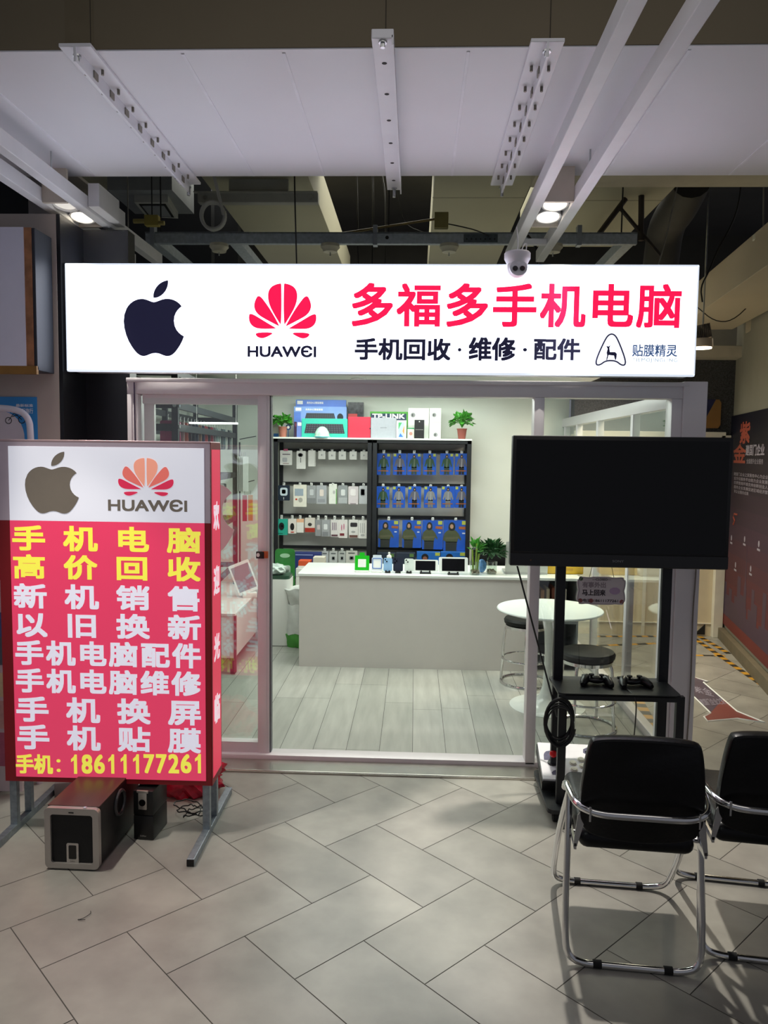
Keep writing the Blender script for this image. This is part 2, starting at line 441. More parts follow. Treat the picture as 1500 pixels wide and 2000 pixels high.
# ceiling void: board ducts, header, channel frame
duct = M('duct_board', '#aaa68f', .7, 0, .03, 2)
dedge = M('duct_edge', '#5e5c52', .8)
def ductboard(name, x0, x1, y0, y1, z, h=.3):
    b = B(); b.box(x0, x1, y0, y1, z, z+h, bev=.003); b.box(x0-.004, x1+.004, y0+1.2, y0+1.205, z-.001, z+.002, mi=1)
    return struct(name, b, [duct, dedge])
ductboard('ceiling_duct_left', -1.42, -.72, .3, 4.2, 3.5)
ductboard('ceiling_duct_middle', .10, .74, .2, 4.4, 3.5)
ductboard('ceiling_duct_right', .86, 1.68, .2, 2.6, 3.48)
b = B(); b.box(.66, 4.4, .28, .60, 3.30, 3.40, bev=.004); b.box(-.15, .66, .3, .5, 3.36, 3.42, bev=.004)
struct('ceiling_header', b, M('header_board', '#c5bda6', .7))
b = B(); b.box(-2.6, -1.7, .4, 1.6, 3.62, 3.8); struct('ceiling_slab_left', b, duct)
b = B(); b.box(-.66, .1, 1.0, 1.6, 3.75, 3.95); b.box(-.66, .1, .98, 1.0, 3.74, 3.9)
struct('ceiling_crossbeam', b, duct)
# rotated beams over the corridor
b = B(); b.box(-.5, .0, -2.2, 2.0, 0, .26, bev=.004); b.box(.08, .5, -2.2, 1.9, -.05, .16, bev=.004)
o = struct('ceiling_corridor_beam', b, M('corridor_beam', '#b3a68e', .7, 0, .04, 2), rz=R(-6), loc=(2.62, 1.0, 2.86))

# ------------------------------------------------------------------ overhead: perforated strips, light frames, spots
perf_m = M('perforated_strip', '#e9e9ee', .4, 0, .03)
hole_m = M('strip_slot', '#2b2926', .8)
def strip(x, y0, y1, label, two):
    t = thing('perforated_track', label, 'track', (x, (y0+y1)/2, 3.08), 0, 'perforated strips under the white soffit')
    h = (y1-y0)/2; b = B()
    if two:
        b.box(-.055, .055, -h, h, -.012, 0, bev=.002); b.box(-.004, .004, -h, h, -.06, -.012)
    else:
        b.box(-.036, .036, -h, h, -.03, 0, bev=.003); b.box(.03, .036, -h, h, -.05, -.02)
    n = 8 if two else 6
    for k in range(n):
        y = -h+.16+(2*h-.3)*k/(n-1)
        if two:
            for s in (-1, 1):
                b.cyl((s*.03, y, -.012), (s*.03, y, -.03), .0055, seg=8, mi=1); b.box(s*.006-.002, s*.006+.002, y-.018, y+.018, -.045, -.02, mi=1)
        else: b.cyl((.0, y, -.029), (.0, y, -.0305), .009, seg=10, mi=1)
    b.build('strip', [perf_m, M('slot_metal', '#8a8478', .5, .3) if two else hole_m], t, smooth=False)
    for y in (-h+.02, h-.03):
        b = B(); b.cyl((0, y, -.03), (0, y, -.075 if y > 0 else -.05), .008, seg=8); b.cyl((0, y, -.03), (0, y, -.036), .014, seg=8); b.build('end_bolt', steel, t, smooth=False)
strip(-1.165, -1.475, -.14, 'white perforated strip on the soffit above the left light frame, angled view', True)
strip(-.125, -1.545, -.11, 'white perforated strip running straight down the middle of the soffit', False)
strip(.415, -1.48, -.12, 'white perforated strip on the soffit beside the right-hand light frame', True)

lampglow = M('spot_lens', '#fff3dc', .3, 0, 0, emit=3.2)
lampdim = M('spot_reflector', '#e9e5dc', .25, 0, .02, emit=.7)
def light_frame(x0, x1, y0, y1, ys, label, aim, grp):
    cx = (x0+x1)/2
    t = thing('light_frame', label, 'light frame', (cx, 0, 2.92), 0, grp); hw = (x1-x0)/2
    for s in (-1, 1):
        B().box(s*hw-.026, s*hw+.026, y0, y1, 0, .07, bev=.003).build('rail', white_paint, t, smooth=False)
    for yq in (ys if isinstance(ys, tuple) else (ys,)):
        m = thing('x', 'x', 'x')
        for k in ('label', 'category'): del m[k]
        m.name = 'spot_module'; m.parent = t; m.location = (0, yq, 0)
        b = B(); wj = hw-.027
        b.box(-wj, wj, -.22, -.20, -.002, .17); b.box(-wj, wj, .19, .205, -.002, .05); b.box(-wj, wj, -.22, .2, .165, .18); b.build('housing', M('module_housing', '#d8cdbd', .5), m, smooth=False)
        b = B(); b.box(-wj, wj, -.2, .19, .075, .085); b.build('backplate', black_plastic, m, smooth=False)
        for k, yy in enumerate((-.1, .1)):
            rx = Matrix.Translation((0, yy, .03)) @ Matrix.Rotation(R(aim), 4, 'X')
            b = B(); b.lathe([(.055, .05), (.066, 0), (.066, -.012), (.058, -.012), (.056, 0.0)], seg=28); b.xf(rx); b.build('lamp_ring', white_paint, m)
            b = B(); b.lathe([(.001, .002), (.054, .002), (.054, -.002), (.001, -.004)], seg=28); b.xf(rx); b.build('lamp_lens', lampglow if (k or x0 > 0) else lampdim, m)
    b = B(); b.box(hw+.028, hw+.085, -.22, .05, .015, .13, bev=.003); b.box(hw+.028, hw+.075, .05, .16, .02, .10, bev=.003)
    if x0 < 0: b.build('driver_box', white_paint, t, smooth=False)
    b = B()
    for yy in (.42, ): b.box(-wj, wj, yy-.02, yy+.02, .0, .03)
    b.build('crossbar', white_paint, t, smooth=False)
    for yy in (-.55, .40): B().cyl((hw+.0, yy, .07), (hw+.0, yy, 1.48 if yy > -.2 else .16), .004, seg=6).build('hanger', steel, t)
    return t
light_frame(-1.865, -1.69, -3.2, .93, (-.12, -1.32), 'white twin-rail light frame with spotlights over the left of the shop', -12, 'twin-rail light frames hung overhead')
light_frame(.572, .762, -3.2, .82, -.13, 'white twin-rail light frame with spotlights passing behind the security camera', -12, 'twin-rail light frames hung overhead')
def spot(loc, tgt, e, size, col=(1, .95, .85), blend=.35):
    l = D.lights.new('spot_lamp', 'SPOT'); l.energy = e; l.spot_size = R(size); l.spot_blend = blend; l.color = col; l.shadow_soft_size = .035
    o = D.objects.new('spot_lamp', l); COL.objects.link(o); o.location = loc
    o.rotation_euler = (Vector(tgt)-Vector(loc)).to_track_quat('-Z', 'Y').to_euler()
spot((-1.777, -1.42, 2.885), (-1.2, -1.32, 0), 95, 46)
spot((-1.777, -1.22, 2.885), (-.75, -1.0, 0), 72, 46)
spot((-1.777, -.24, 2.885), (-1.15, -1.0, 0), 60, 52)
spot((-1.777, -.04, 2.885), (-.6, -.5, 0), 95, 46)
spot((.667, -.25, 2.885), (.95, -.95, 0), 270, 46)
spot((.667, -.05, 2.885), (.45, -.45, 0), 85, 46)

# ------------------------------------------------------------------ lightbox sign above the shop
SX0, SX1, SZ0, SZ1 = -1.788, 1.38, 2.122, 2.655
sg = thing('shop_sign', 'long glowing white lightbox sign with red characters above the storefront', 'sign', ((SX0+SX1)/2, -.2, SZ0))
ox, oz = (SX0+SX1)/2, SZ0
def SB(x0, y0, x1, y1):
    a, b_, c, d = bb(x0, y0, x1, y1, -.2); return a-ox, b_-ox, c-oz, d-oz
W2, Hh = (SX1-SX0)/2, SZ1-SZ0
b = B(); b.box(-W2, W2, .004, .15, 0, Hh, bev=.004); b.build('casing', M('sign_casing', '#c9cdd6', .4, .3), sg, smooth=False)
b = B(); b.box(-W2+.004, W2-.004, -.006, .004, .004, Hh-.004, bev=.004, seg=2)
face = b.build('sign_face', M('sign_face_lit', '#f2f6ff', .4, 0, 0, emit=2.9, ecol='#e6ecff'), sg, smooth=False)
b = B(); b.box(-W2-.002, W2+.002, -.008, .02, -.006, .004); b.box(-W2-.002, W2+.002, -.008, .02, Hh-.004, Hh+.004); b.box(-W2-.004, -W2+.003, -.008, .02, 0, Hh); b.box(W2-.003, W2+.004, -.008, .02, 0, Hh)
b.build('sign_frame', M('sign_frame_acrylic', '#dfe9f6', .3, 0, .0, emit=.8), sg, smooth=False)
red_lit = M('sign_red_lit', '#f0003c', .4, 0, 0, emit=1.15, ecol='#ff1048')
navy_lit = M('sign_navy_lit', '#1c1c3c', .4, 0, 0, emit=.5, ecol='#1c1c38')
blue_lit = M('sign_blue_lit', '#56709a', .4, 0, 0, emit=.45, ecol='#4a6a9a')
pale_lit = M('sign_pale_lit', '#a9bcc4', .4, 0, 0, emit=.7, ecol='#90a8b4')
YF = -.0068
a = SB(243, 548, 360, 696); apple(*a, YF, face, navy_lit)
a = SB(486, 555, 619, 662); petals(*a, YF, face, [red_lit])
a = SB(484, 675, 618, 698); text('lettering', 'HUAWЄI', *a, YF, navy_lit, face, bold=.03)
a = SB(687, 554, 1330, 640); text('lettering', '多福多手机电脑', *a, YF, red_lit, face, bold=.022, space=1.08)
for s, q in (('手机回收', (693, 661, 880, 704)), ('·', (894, 680, 901, 687)), ('维修', (915, 659, 1007, 705)), ('·', (1021, 680, 1029, 687)), ('配件', (1042, 661, 1133, 704))):
    text('lettering', s, *SB(*q), YF, navy_lit, face, bold=.03 if s != '·' else 0)
a = SB(1234, 673, 1322, 697); text('lettering', '贴膜精灵', *a, YF, blue_lit, face, bold=.022)
a = SB(1234, 700, 1322, 709); text('lettering', 'TIEMOJINGLING', *a, YF, pale_lit, face, bold=.02, space=1.2)
# rounded triangular emblem with a small deer
a = SB(1164, 653, 1222, 713); cx = (a[0]+a[1])/2; ww = a[1]-a[0]; hh = a[3]-a[2]
tri = chaikin([(-.5, 0), (-.36, -.01), (-.17, .14), (.17, .14), (.36, -.01), (.5, .0), (.48, .22), (.2, .86), (.07, 1), (-.07, 1), (-.2, .86), (-.48, .22)], 3)
tri = [(cx+x*ww, a[2]+z*hh) for x, z in tri]
b = B(); b.tube([(x, YF, z) for x, z in tri], .0045, 6, closed=True)
b.build('emblem_outline', navy_lit, face)
deer = [(-.16, .16), (-.12, .16), (-.08, .32), (.10, .30), (.14, .16), (.18, .17), (.20, .36), (.14, .42), (-.04, .42), (-.06, .56), (-.02, .66), (-.09, .60), (-.17, .62), (-.12, .52), (-.15, .40), (-.13, .30)]
b = B(); b.prism([(cx+x*ww, a[2]+z*hh) for x, z in deer], YF-.0006, YF); b.build('deer_emblem', navy_lit, face, smooth=False)
# two downward lamps fixed under the sign's lower edge are part of the shop ceiling
for i, (px, py, Y) in enumerate(((563, 732, 2.07), (703, 743, 2.5))):
    p = pZ(px, py, 2.35); p = Vector((p.x, Y, 2.35))
    t = thing('downlight', ('round white ceiling downlight above the display rack on the left', 'round white ceiling downlight above the keyboard boxes')[i], 'ceiling light', p)
    b = B(); b.lathe([(.0, -.001), (.052, -.001), (.052, -.008), (.0, -.008)]); b.build('lens', M('downlight_lens', '#ffffff', .4, 0, 0, emit=6), t)
    b = B(); b.lathe([(.053, 0), (.068, 0), (.066, -.01), (.053, -.012)]); b.build('trim_ring', white_paint, t)

# ------------------------------------------------------------------ turret security camera
p = pY(1010, 518, -.26)
t = thing('security_camera', 'white turret security camera mounted at the top edge of the sign', 'camera', p)
k = .36
b = B(); b.lathe([(.0, .062), (.058, .062), (.064, .055), (.064, .03), (.058, .02), (.05, .004), (.0, .0)]); b.build('mount_base', white_paint, t)
b = B(); b.sph((0, -.004, -.012), .05, (1, 1, 1.0), 28)
b.build('ball_housing', white_paint, t)
b = B(); b.lathe([(.0, -.0), (.038, -.0), (.042, .006), (.042, .02), (.0, .02)]); b.xf(Matrix.Translation((0, -.052, -.028)) @ Matrix.Rotation(R(72), 4, 'X') @ Matrix.Translation((0, 0, -.012)))
b.build('lens_plate', M('camera_face', '#d9d9dc', .35), t)
for sx in (-.017, .017):
    b = B(); b.lathe([(.0, 0), (.0125, 0), (.0125, .004), (.0, .006)]); b.xf(Matrix.Translation((sx, -.0655, -.031)) @ Matrix.Rotation(R(72), 4, 'X')); b.build('lens', black_gloss, t)
b = B(); b.tube(chaikin([(.02, .02, .06), (.03, .03, .10), (.05, .03, .12), (.045, .03, .07)], 2, False), .003, 6); b.tube(chaikin([(.0, .02, .06), (.01, .05, .12), (.0, .06, .2)], 2, False), .003, 6)
b.build('camera_cable', white_paint, t)
b = B(); b.box(-.03, .03, .02, .09, .03, .055, bev=.003); b.build('bracket', white_paint, t, smooth=False)

# ------------------------------------------------------------------ standing lightbox on legs, left
FX0, FX1 = pY(3, 1200, -.86).x, pY(412, 1200, -.86).x
FZ1, FZ0 = pY(208, 862, -.86).z, pY(215, 1530, -.86).z
cx, cy = (FX0+FX1)/2, -.775
ls = thing('standing_sign', 'red and white standing lightbox on steel legs with yellow and white characters', 'sign', (cx, cy, 0), R(.6))
W2 = (FX1-FX0)/2; dep = .085
red_p = M('banner_red', '#cc2448', .45, 0, .03, emit=.58, ecol='#ea4a70')
white_p = M('banner_white', '#d9d9e2', .45, 0, .01, emit=.5, ecol='#e2e4f0')
dred = M('banner_edge_red', '#7c121a', .5, 0, .05, emit=.05, ecol='#a01820')
dgrey = M('banner_edge_grey', '#b4a6b2', .5, 0, .05, emit=.10, ecol='#b8a6b4')
yel = M('banner_yellow', '#d8d020', .45, 0, 0, emit=.66, ecol='#f4ec60')
whl = M('banner_letter_white', '#dcdbe6', .45, 0, 0, emit=.6, ecol='#e2e0f0')
taupe = M('banner_taupe', '#5f574d', .45, 0, .04, 30, emit=.3, ecol='#857b70')
def LB(x0, y0, x1, y1):
    a_, b_, c_, d_ = bb(x0, y0, x1, y1, -.86); return a_-cx, b_-cx, c_, d_
zm = pY(208, 1019, -.86).z
ix0, ix1 = -W2+.05, W2-.028
b = B(); b.box(-W2, W2, -dep+.004, dep-.004, FZ0, FZ1, bev=.002); b.build('casing', M('banner_wrap', '#8e8a90', .4, .4), ls, smooth=False)
b = B(); b.box(-W2, W2, -dep, dep, FZ1-.006, FZ1+.004, bev=.002); b.build('top_edge', M('sign_top_highlight', '#d9b9bc', .35, .6), ls, smooth=False)  # pinkish highlight along the top is put into this edge's colour
# grey and dark red borders of the print, front and back
for s in (-1, 1):
    ya, yb = (-dep, -dep+.004) if s < 0 else (dep-.004, dep)
    b = B(); b.box(-W2, W2, ya, yb, zm, FZ1-.006); b.box(-W2, W2, ya, yb, FZ0, zm, mi=1)
    b.build('print_border', [dgrey, dred], ls, smooth=False)
ltop = FZ1-.025; lbot = FZ0+.022
b = B(); b.box(ix0, ix1, -dep-.002, -dep, zm, ltop, bev=.0008); wp = b.build('white_panel', white_p, ls, smooth=False)
b = B(); b.box(ix0, ix1, -dep-.002, -dep, lbot, zm); rp = b.build('red_panel', red_p, ls, smooth=False)
YL = -dep-.0026
gw = [M('petal_red', '#d6244c', .45, 0, .0, emit=.45, ecol='#e0385c'), M('petal_mid', '#e06a60', .45, 0, .0, emit=.45, ecol='#ee7a70'), M('petal_peach', '#f09a82', .45, 0, 0, emit=.45, ecol='#f8a890')]
fr = []
a = LB(50, 882, 154, 1003); fr.append(apple(*a, YL, wp, taupe))
a = LB(230, 895, 339, 969); fr.append(petals(*a, YL, wp, [gw[2], gw[1], gw[0], gw[0]]))
a = LB(211, 975, 365, 999); fr.append(text('lettering', 'HUAWЄI', *a, YL, taupe, wp, bold=.03))
for s, q, m, sp in (('手机电脑', (25, 1028, 391, 1078), yel, 2.0), ('高价回收', (27, 1085, 391, 1133), yel, 2.0), ('新机销售', (28, 1142, 389, 1191), whl, 2.0),
                    ('以旧换新', (33, 1198, 392, 1247), whl, 2.0), ('手机电脑配件', (31, 1253, 392, 1302), whl, 1.15), ('手机电脑维修', (32, 1308, 392, 1356), whl, 1.15),
                    ('手机换屏', (33, 1363, 392, 1413), whl, 2.0), ('手机贴膜', (35, 1418, 392, 1467), whl, 2.0)):
    a = LB(*q); fr.append(text('lettering', s, *a, YL, m, rp, bold=.034, space=sp))
a = LB(32, 1472, 104, 1510); fr.append(text('lettering', '手机', *a, YL, yel, rp, bold=.035)); a = LB(111, 1482, 119, 1507); fr.append(text('lettering', ':', *a, YL, yel, rp, bold=.0))
for k, dg in enumerate('18611177261'):
    cxp = 146+24.1*k; hwp = 7.5 if dg == '1' else 10.4
    a = LB(cxp-hwp, 1473, cxp+hwp, 1510.5)
    if dg == '1':
        b = B(); b.prism([(a[0]+x*(a[1]-a[0]), a[2]+z*(a[3]-a[2])) for x, z in ((.42, 0), (.82, 0), (.82, 1), (.52, 1), (.40, .88), (.06, .76), (.06, .60), (.42, .70))], YL-.0003, YL); b.build('character', yel, rp, smooth=False)
    else: text('character', dg, *a, YL, yel, rp, bold=.028)
# the same print on the back, which the shop glass mirrors
for pn in (wp, rp):
    c = pn.copy(); COL.objects.link(c); c.rotation_euler = (0, 0, math.pi)
    for ch in pn.children:
        g = ch.copy(); COL.objects.link(g); g.parent = c
# right side strip with four characters
b = B(); b.box(W2-.004, W2+.002, -dep+.012, dep-.012, FZ0+.03, FZ1-.03); sp_ = b.build('side_panel', M('side_red', '#d01c48', .45, 0, .02, emit=.5, ecol='#ee3a5c'), ls, smooth=False)
b = B(); b.box(W2-.003, W2+.001, -dep, dep, FZ0, FZ1); b.build('side_border', dred, ls, smooth=False)
for ch, y0, y1 in (('欢', 980, 1037), ('迎', 1106, 1163), ('光', 1240, 1292), ('临', 1358, 1414)):
    z1_, z0_ = pY(418, y0, -.8).z, pY(418, y1, -.8).z
    o = text('lettering', ch, -.052, .052, z0_, z1_, 0, M('side_white', '#f0d8e4', .45, 0, 0, emit=.5, ecol='#ffe8f4'), sp_, bold=.045)
    o.rotation_euler = (0, 0, R(90)); o.location = (W2+.0028, 0, 0)
for sx in (-W2+.03, W2-.03):
    for yy in (-dep+.02, dep-.02):
        B().box(sx-.016, sx+.016, yy-.014, yy+.014, .03, FZ0+.02, bev=.002).build('leg', galv, ls, smooth=False)
    f_ = B().box(sx-.016, sx+.016, -.33, .36, .0, .032, bev=.002).build('foot', galv, ls, smooth=False)
    B().box(sx-.015, sx+.015, -.334, -.33, .002, .03).build('end_cap', black_plastic, f_, smooth=False)

# ------------------------------------------------------------------ television on its stand
tv = thing('television', 'large black flat television standing in front of the right-hand glass', 'television', (.985, -.39, 1.18), R(-1.0))
w2 = .517; h_ = .63
b = B(); b.box(-w2, w2, -.028, .03, 0, h_, bev=.006); b.box(-.3, .3, .03, .06, .1, .5, bev=.01); b.build('casing', black_plastic, tv)
b = B(); b.box(-w2+.018, w2-.018, -.0292, -.026, .072, h_-.02); b.build('screen', M('tv_screen', '#020203', .16, 0, 0, spec=.35), tv, smooth=False)
b = B(); b.box(-w2+.001, w2-.001, -.031, -.028, .004, .062, bev=.001); b.build('lower_bezel', M('tv_bezel', '#1b1b1d', .3, 0, .03), tv, smooth=False)
text('lettering', 'SONY', -.028, .026, .027, .038, -.0315, M('tv_logo', '#76767a', .4), tv, bold=.012)
text('lettering', 'BRAVIA', -w2+.02, -w2+.065, h_-.016, h_-.010, -.0291, M('tv_mark', '#4a4a4e', .4), tv)
b = B(); b.cyl((-w2+.10, -.0305, .03), (-w2+.10, -.032, .03), .003, seg=10); b.build('standby_light', M('standby', '#7a4a20', .4), tv)
st = thing('television_stand', 'black metal floor stand carrying the large television', 'stand', (.985, -.34, 0))
for sx in (-.258, .258):
    B().box(sx-.024, sx+.024, -.014, .018, .06, 1.64, bev=.004).build('post', black_metal, st, smooth=False)
b = B(); b.box(-.285, .285, .0, .016, 1.30, 1.36); b.box(-.285, .285, .0, .016, 1.5, 1.56); b.build('mounting_rail', black_metal, st, smooth=False)
b = B(); b.zprism(rrect(-.295, .275, -.235, .05, .03), .596, .606); b.zprism([(-.295, -.205), (.275, -.205), (.275, -.235), (-.295, -.235)], .575, .6); b.build('shelf', black_metal, st, smooth=False)
for sx in (-.272, .272):
    B().box(sx-.019, sx+.019, -.23, -.2, .06, .60, bev=.002).build('leg', black_metal, st, smooth=False)
b = B(); b.zprism(rrect(-.34, .34, -.30, .16, .03), .05, .07); b.build('base', black_metal, st, smooth=False)
for sx, sy in ((-.3, -.26), (.3, -.26), (-.3, .12), (.3, .12)):
    b = B(); b.cyl((sx-.012, sy, .025), (sx+.012, sy, .025), .025, seg=16); b.box(sx-.016, sx+.016, sy-.01, sy+.01, .03, .052); b.build('caster', rubber, st)

# game pads on the stand shelf
def gamepad(loc, rz, label):
    t = thing('game_controller', label, 'game controller', loc, rz, 'game controllers on the stand shelf')
    b = B(); b.sph((0, 0, .022), .05, (1.0, .62, .36), 24)
    for s in (-1, 1):
        b.tube([(s*.042, .01, .024), (s*.055, -.015, .022), (s*.066, -.05, .014), (s*.068, -.066, .012)], [.022, .022, .016, .010], 12)
    b.build('body', M('controller_black', '#101013', .3, 0, .05), t)
    for s in (-1, 1):
        b = B(); b.lathe([(.006, 0), (.006, .012), (.013, .014), (.013, .019), (.0, .02)], (s*.024, -.018, .034), 16); b.build('thumbstick', rubber, t)
        b = B()
        for dx, dy in ((.008, 0), (-.008, 0), (0, .008), (0, -.008)): b.cyl((s*.05+dx, .008+dy, .036), (s*.05+dx, .008+dy, .042), .0038, seg=8)
        b.build('button_cluster', M('controller_buttons', '#3a3a3e', .3), t)
        b = B(); b.box(s*.05-.016, s*.05+.016, .024, .042, .022, .034, bev=.004); b.build('shoulder_button', M('controller_shoulder', '#1a1a1d', .2), t)
gamepad((.90, -.41, .606), R(-8), 'black game controller nearer the left post of the television stand')
gamepad((1.075, -.42, .606), R(6), 'black game controller nearer the right post of the television stand')
# cable hanging in a coil at the left leg
b = B()
pts = []
for k in range(150):
    a_ = k/150*2*math.pi*6; r_ = .088+.018*math.sin(k*.23); pts.append((r_*.72*math.cos(a_), -.03+.004*math.sin(k*.7)-.0002*k, r_*1.08*math.sin(a_)))
b.tube(pts, .0045, 6)
o = b.build('coiled_cable', black_plastic, loc=(.70, -.54, .47)); tag(o, 'coil of black cable hanging on the left leg of the television stand', 'cable')
b = B(); q = [pY(1010, 1105, -.32), pY(1035, 1200, -.30), pY(1070, 1330, -.30), pY(1088, 1400, -.42)]
b.tube(chaikin([tuple(v) for v in q], 2, False), .0045, 6); tag(b.build('power_cable', black_plastic), 'black cable slanting down from behind the left of the television', 'cable')
b = B(); b.tube(chaikin([(1.02, -.44, .612), (1.04, -.58, .606), (1.05, -.585, .55), (1.05, -.55, .35), (1.09, -.40, .20), (1.15, -.35, .095), (.95, -.33, .09), (.84, -.50, .30)], 3, False), .003, 6)
tag(b.build('controller_cable', black_plastic), 'thin black cable dropping from the game controllers behind the chair', 'cable')

# arcade stick box leaning on the stand base
ab = thing('arcade_controller', 'white arcade stick box with red ball top standing on the stand base', 'arcade controller', (.905, -.455, .075), R(-3))
tilt = Matrix.Rotation(R(15), 4, 'X')
b = B(); b.box(-.26, .26, 0, .30, 0, .055, bev=.004); b.xf(tilt); b.build('case', M('arcade_case', '#141416', .4), ab)
b = B(); b.box(-.255, .255, .004, .296, .055, .066, bev=.002); b.xf(tilt); b.build('top_panel', M('arcade_panel', '#e4e2e6', .3, 0, .05, 14), ab, smooth=False)
rd = random.Random(4)
for cx_, cy_, r_ in ((-.19, .06, .022), (-.2, .2, .05), (.02, .24, .04), (-.09, .03, .018), (.1, .22, .05)):
    n = 9; P = []
    for k in range(n):
        rr = r_*(.5+rd.random()); P.append((cx_+rr*math.cos(2*math.pi*k/n), cy_+rr*.8*math.sin(2*math.pi*k/n)))
    b = B(); b.zprism(P, .066, .0664); b.xf(tilt); b.build('panel_print', M('arcade_print', '#4e4a66', .5, 0, .3, 60), ab, smooth=False)
j = B(); j.lathe([(.026, 0), (.024, .006), (.006, .01), (.005, .04), (.0, .04)], (-.195, .13, .066), 18); j.xf(tilt); jo = j.build('joystick', M('joystick_shaft', '#2a2a2e', .3), ab)
j = B(); j.sph((-.195, .13, .066+.055), .019, seg=20); j.xf(tilt); j.build('ball_top', M('arcade_red', '#d81418', .22), jo)
for k, (bx_, by_) in enumerate(((-.095, .135), (-.05, .165), (.0, .165), (.05, .16), (-.095, .085), (-.05, .115), (.0, .115), (.05, .11))):
    j = B(); j.lathe([(.018, 0), (.018, .004), (.014, .004), (.0135, .009), (.0, .010)], (bx_, by_, .066), 18); j.xf(tilt); j.build('button', M('arcade_button', '#e6e2d2', .3), ab)

# ------------------------------------------------------------------ folding chairs
def chair():
    t = thing('folding_chair', 'black padded folding chair with chrome tubes facing the television, seen whole', 'chair', (.775, -1.395, 0), R(-5), 'chrome folding chairs facing the television')
    def u(pts, n=2): return chaikin(pts, n, False)
    h = .212
    rear = [(-h, -.17, .575), (-h-.006, -.2, .40), (-h-.012, -.245, .10), (-h+.0, -.255, .03), (-h+.05, -.256, .012), (-.1, -.256, .012)]
    rear = u(rear, 3); rear = rear+[(-x, y, z) for x, y, z in rear[::-1]]
    B().tube(rear, .0115, 12).build('rear_frame', chrome, t)
    fro = [(-h, -.155, .56), (-h-.012, -.02, .38), (-h-.012, .18, .10), (-h-.0, .235, .03), (-h+.06, .252, .012), (-.1, .252, .012)]
    fro = u(fro, 3); fro = fro+[(-x, y, z) for x, y, z in fro[::-1]]
    B().tube(fro, .0115, 12).build('front_frame', chrome, t)
    arm = [(-h-.012, -.135, .565), (-h-.012, -.15, .592), (-h-.008, -.22, .592), (-h+.01, -.315, .583), (-h+.07, -.352, .578), (-.08, -.355, .578)]
    arm = u(arm, 3); arm = arm+[(-x, y, z) for x, y, z in arm[::-1]]
    B().tube(arm, .0125, 12).build('arm_rail', chrome, t)
    # back pad: rounded board with a slight recline, wider below
    prof = chaikin([(-.155, .825), (.155, .825), (.178, .795), (.20, .60), (.19, .50), (.14, .47), (0, .455), (-.14, .47), (-.19, .50), (-.20, .60), (-.178, .795)], 3)
    b = B(); n = len(prof)
    def sh(y, k): return [b.bm.verts.new((x*k, y+(z-.64)*-.13, .64+(z-.64)*k)) for x, z in prof]
    rings = [sh(-.318, .955), sh(-.314, .985), sh(-.304, 1), sh(-.285, 1), sh(-.27, .985), sh(-.262, .94)]
    for a_, c_ in zip(rings, rings[1:]):
        for k in range(n): b.bm.faces.new((a_[k], a_[(k+1) % n], c_[(k+1) % n], c_[k]))
    b.bm.faces.new(rings[0][::-1]); b.bm.faces.new(rings[-1])
    b.build('backrest', leather, t)
    b = B(); b.box(-.188, .188, -.25, .25, .405, .47, bev=.03, seg=4)
    for v in b.bm.verts:
        v.co.z += .012*math.cos(v.co.x*8)*(1 if v.co.z > .44 else -.4)
    b.build('seat', leather, t)
    for s in (-1, 1):
        b = B(); b.box(s*.168-.003, s*.168+.003, -.352, -.338, .55, .60, bev=.001); b.prism([(s*.125, .572), (s*.185, .572), (s*.20, .545), (s*.212, .44), (s*.2, .44), (s*.178, .525), (s*.135, .53)], -.30, -.295)
        b.box(s*.205-.004, s*.205+.004, -.30, -.17, .43, .45); b.cyl((s*.185, -.19, .435), (s*.225, -.19, .435), .008, seg=10)
        b.build('bracket', chrome, t, smooth=False)
    for s in (-1, 1):
        B().tube([(s*.115-.014, -.256, .0135), (s*.115+.014, -.256, .0135)], .0135, 12).build('rubber_foot', rubber, t)
        B().tube([(s*.12-.012, .252, .0135), (s*.12+.012, .252, .0135)], .0132, 12).build('rubber_foot', rubber, t)
    return t
ch1 = chair()
dup(ch1, (1.262, -1.335, 0), R(-8), 'black padded folding chair with chrome tubes, cut off by the right picture edge')

# ------------------------------------------------------------------ speakers, bag, wires under the standing sign
sw = thing('subwoofer', 'large black and silver subwoofer with wooden top on the floor under the standing sign', 'speaker', (-1.37, -.94, 0), R(-1))
b = B(); b.box(-.108, .108, -.20, .23, .012, .262, bev=.006); b.build('cabinet', [M('sub_side_black', '#121112', .5)], sw)
b = B(); b.box(-.108, .108, -.20, .232, .259, .2645, bev=.001); b.build('wooden_top', M('sub_wood', '#4a2c24', .4, 0, .25, 20, stretch=(1, .12, 1)), sw)
b = B()
out = rrect(-.113, .113, .008, .262, .02); inn = rrect(-.088, .088, .03, .235, .012)
n = len(out)
fo = [b.bm.verts.new((x, -.222, z)) for x, z in out]; fi = [b.bm.verts.new((x, -.222, z)) for x, z in inn]
bo = [b.bm.verts.new((x, -.198, z)) for x, z in out]; bi = [b.bm.verts.new((x, -.205, z)) for x, z in inn]
for k in range(n):
    k2 = (k+1) % n
    b.bm.faces.new((fo[k], fo[k2], fi[k2], fi[k])); b.bm.faces.new((fi[k], fi[k2], bi[k2], bi[k])); b.bm.faces.new((fo[k2], fo[k], bo[k], bo[k2]))
b.build('silver_frame', M('sub_silver', '#b8b2ac', .35, .55, .04), sw)
b = B(); b.prism(inn, -.212, -.204); b.build('grille', M('sub_grille', '#0a0a0b', .7, 0, .2, 200), sw)
b = B(); o1 = rrect(-.025, .025, .026, .112, .006); b.prism(o1, -.2155, -.211); pl = b.build('badge_plate', M('sub_badge', '#c6c0ba', .3, .6), sw)
b = B(); b.prism(rrect(-.016, .016, .046, .104, .004), -.2165, -.215); b.build('badge_window', black_gloss, pl)
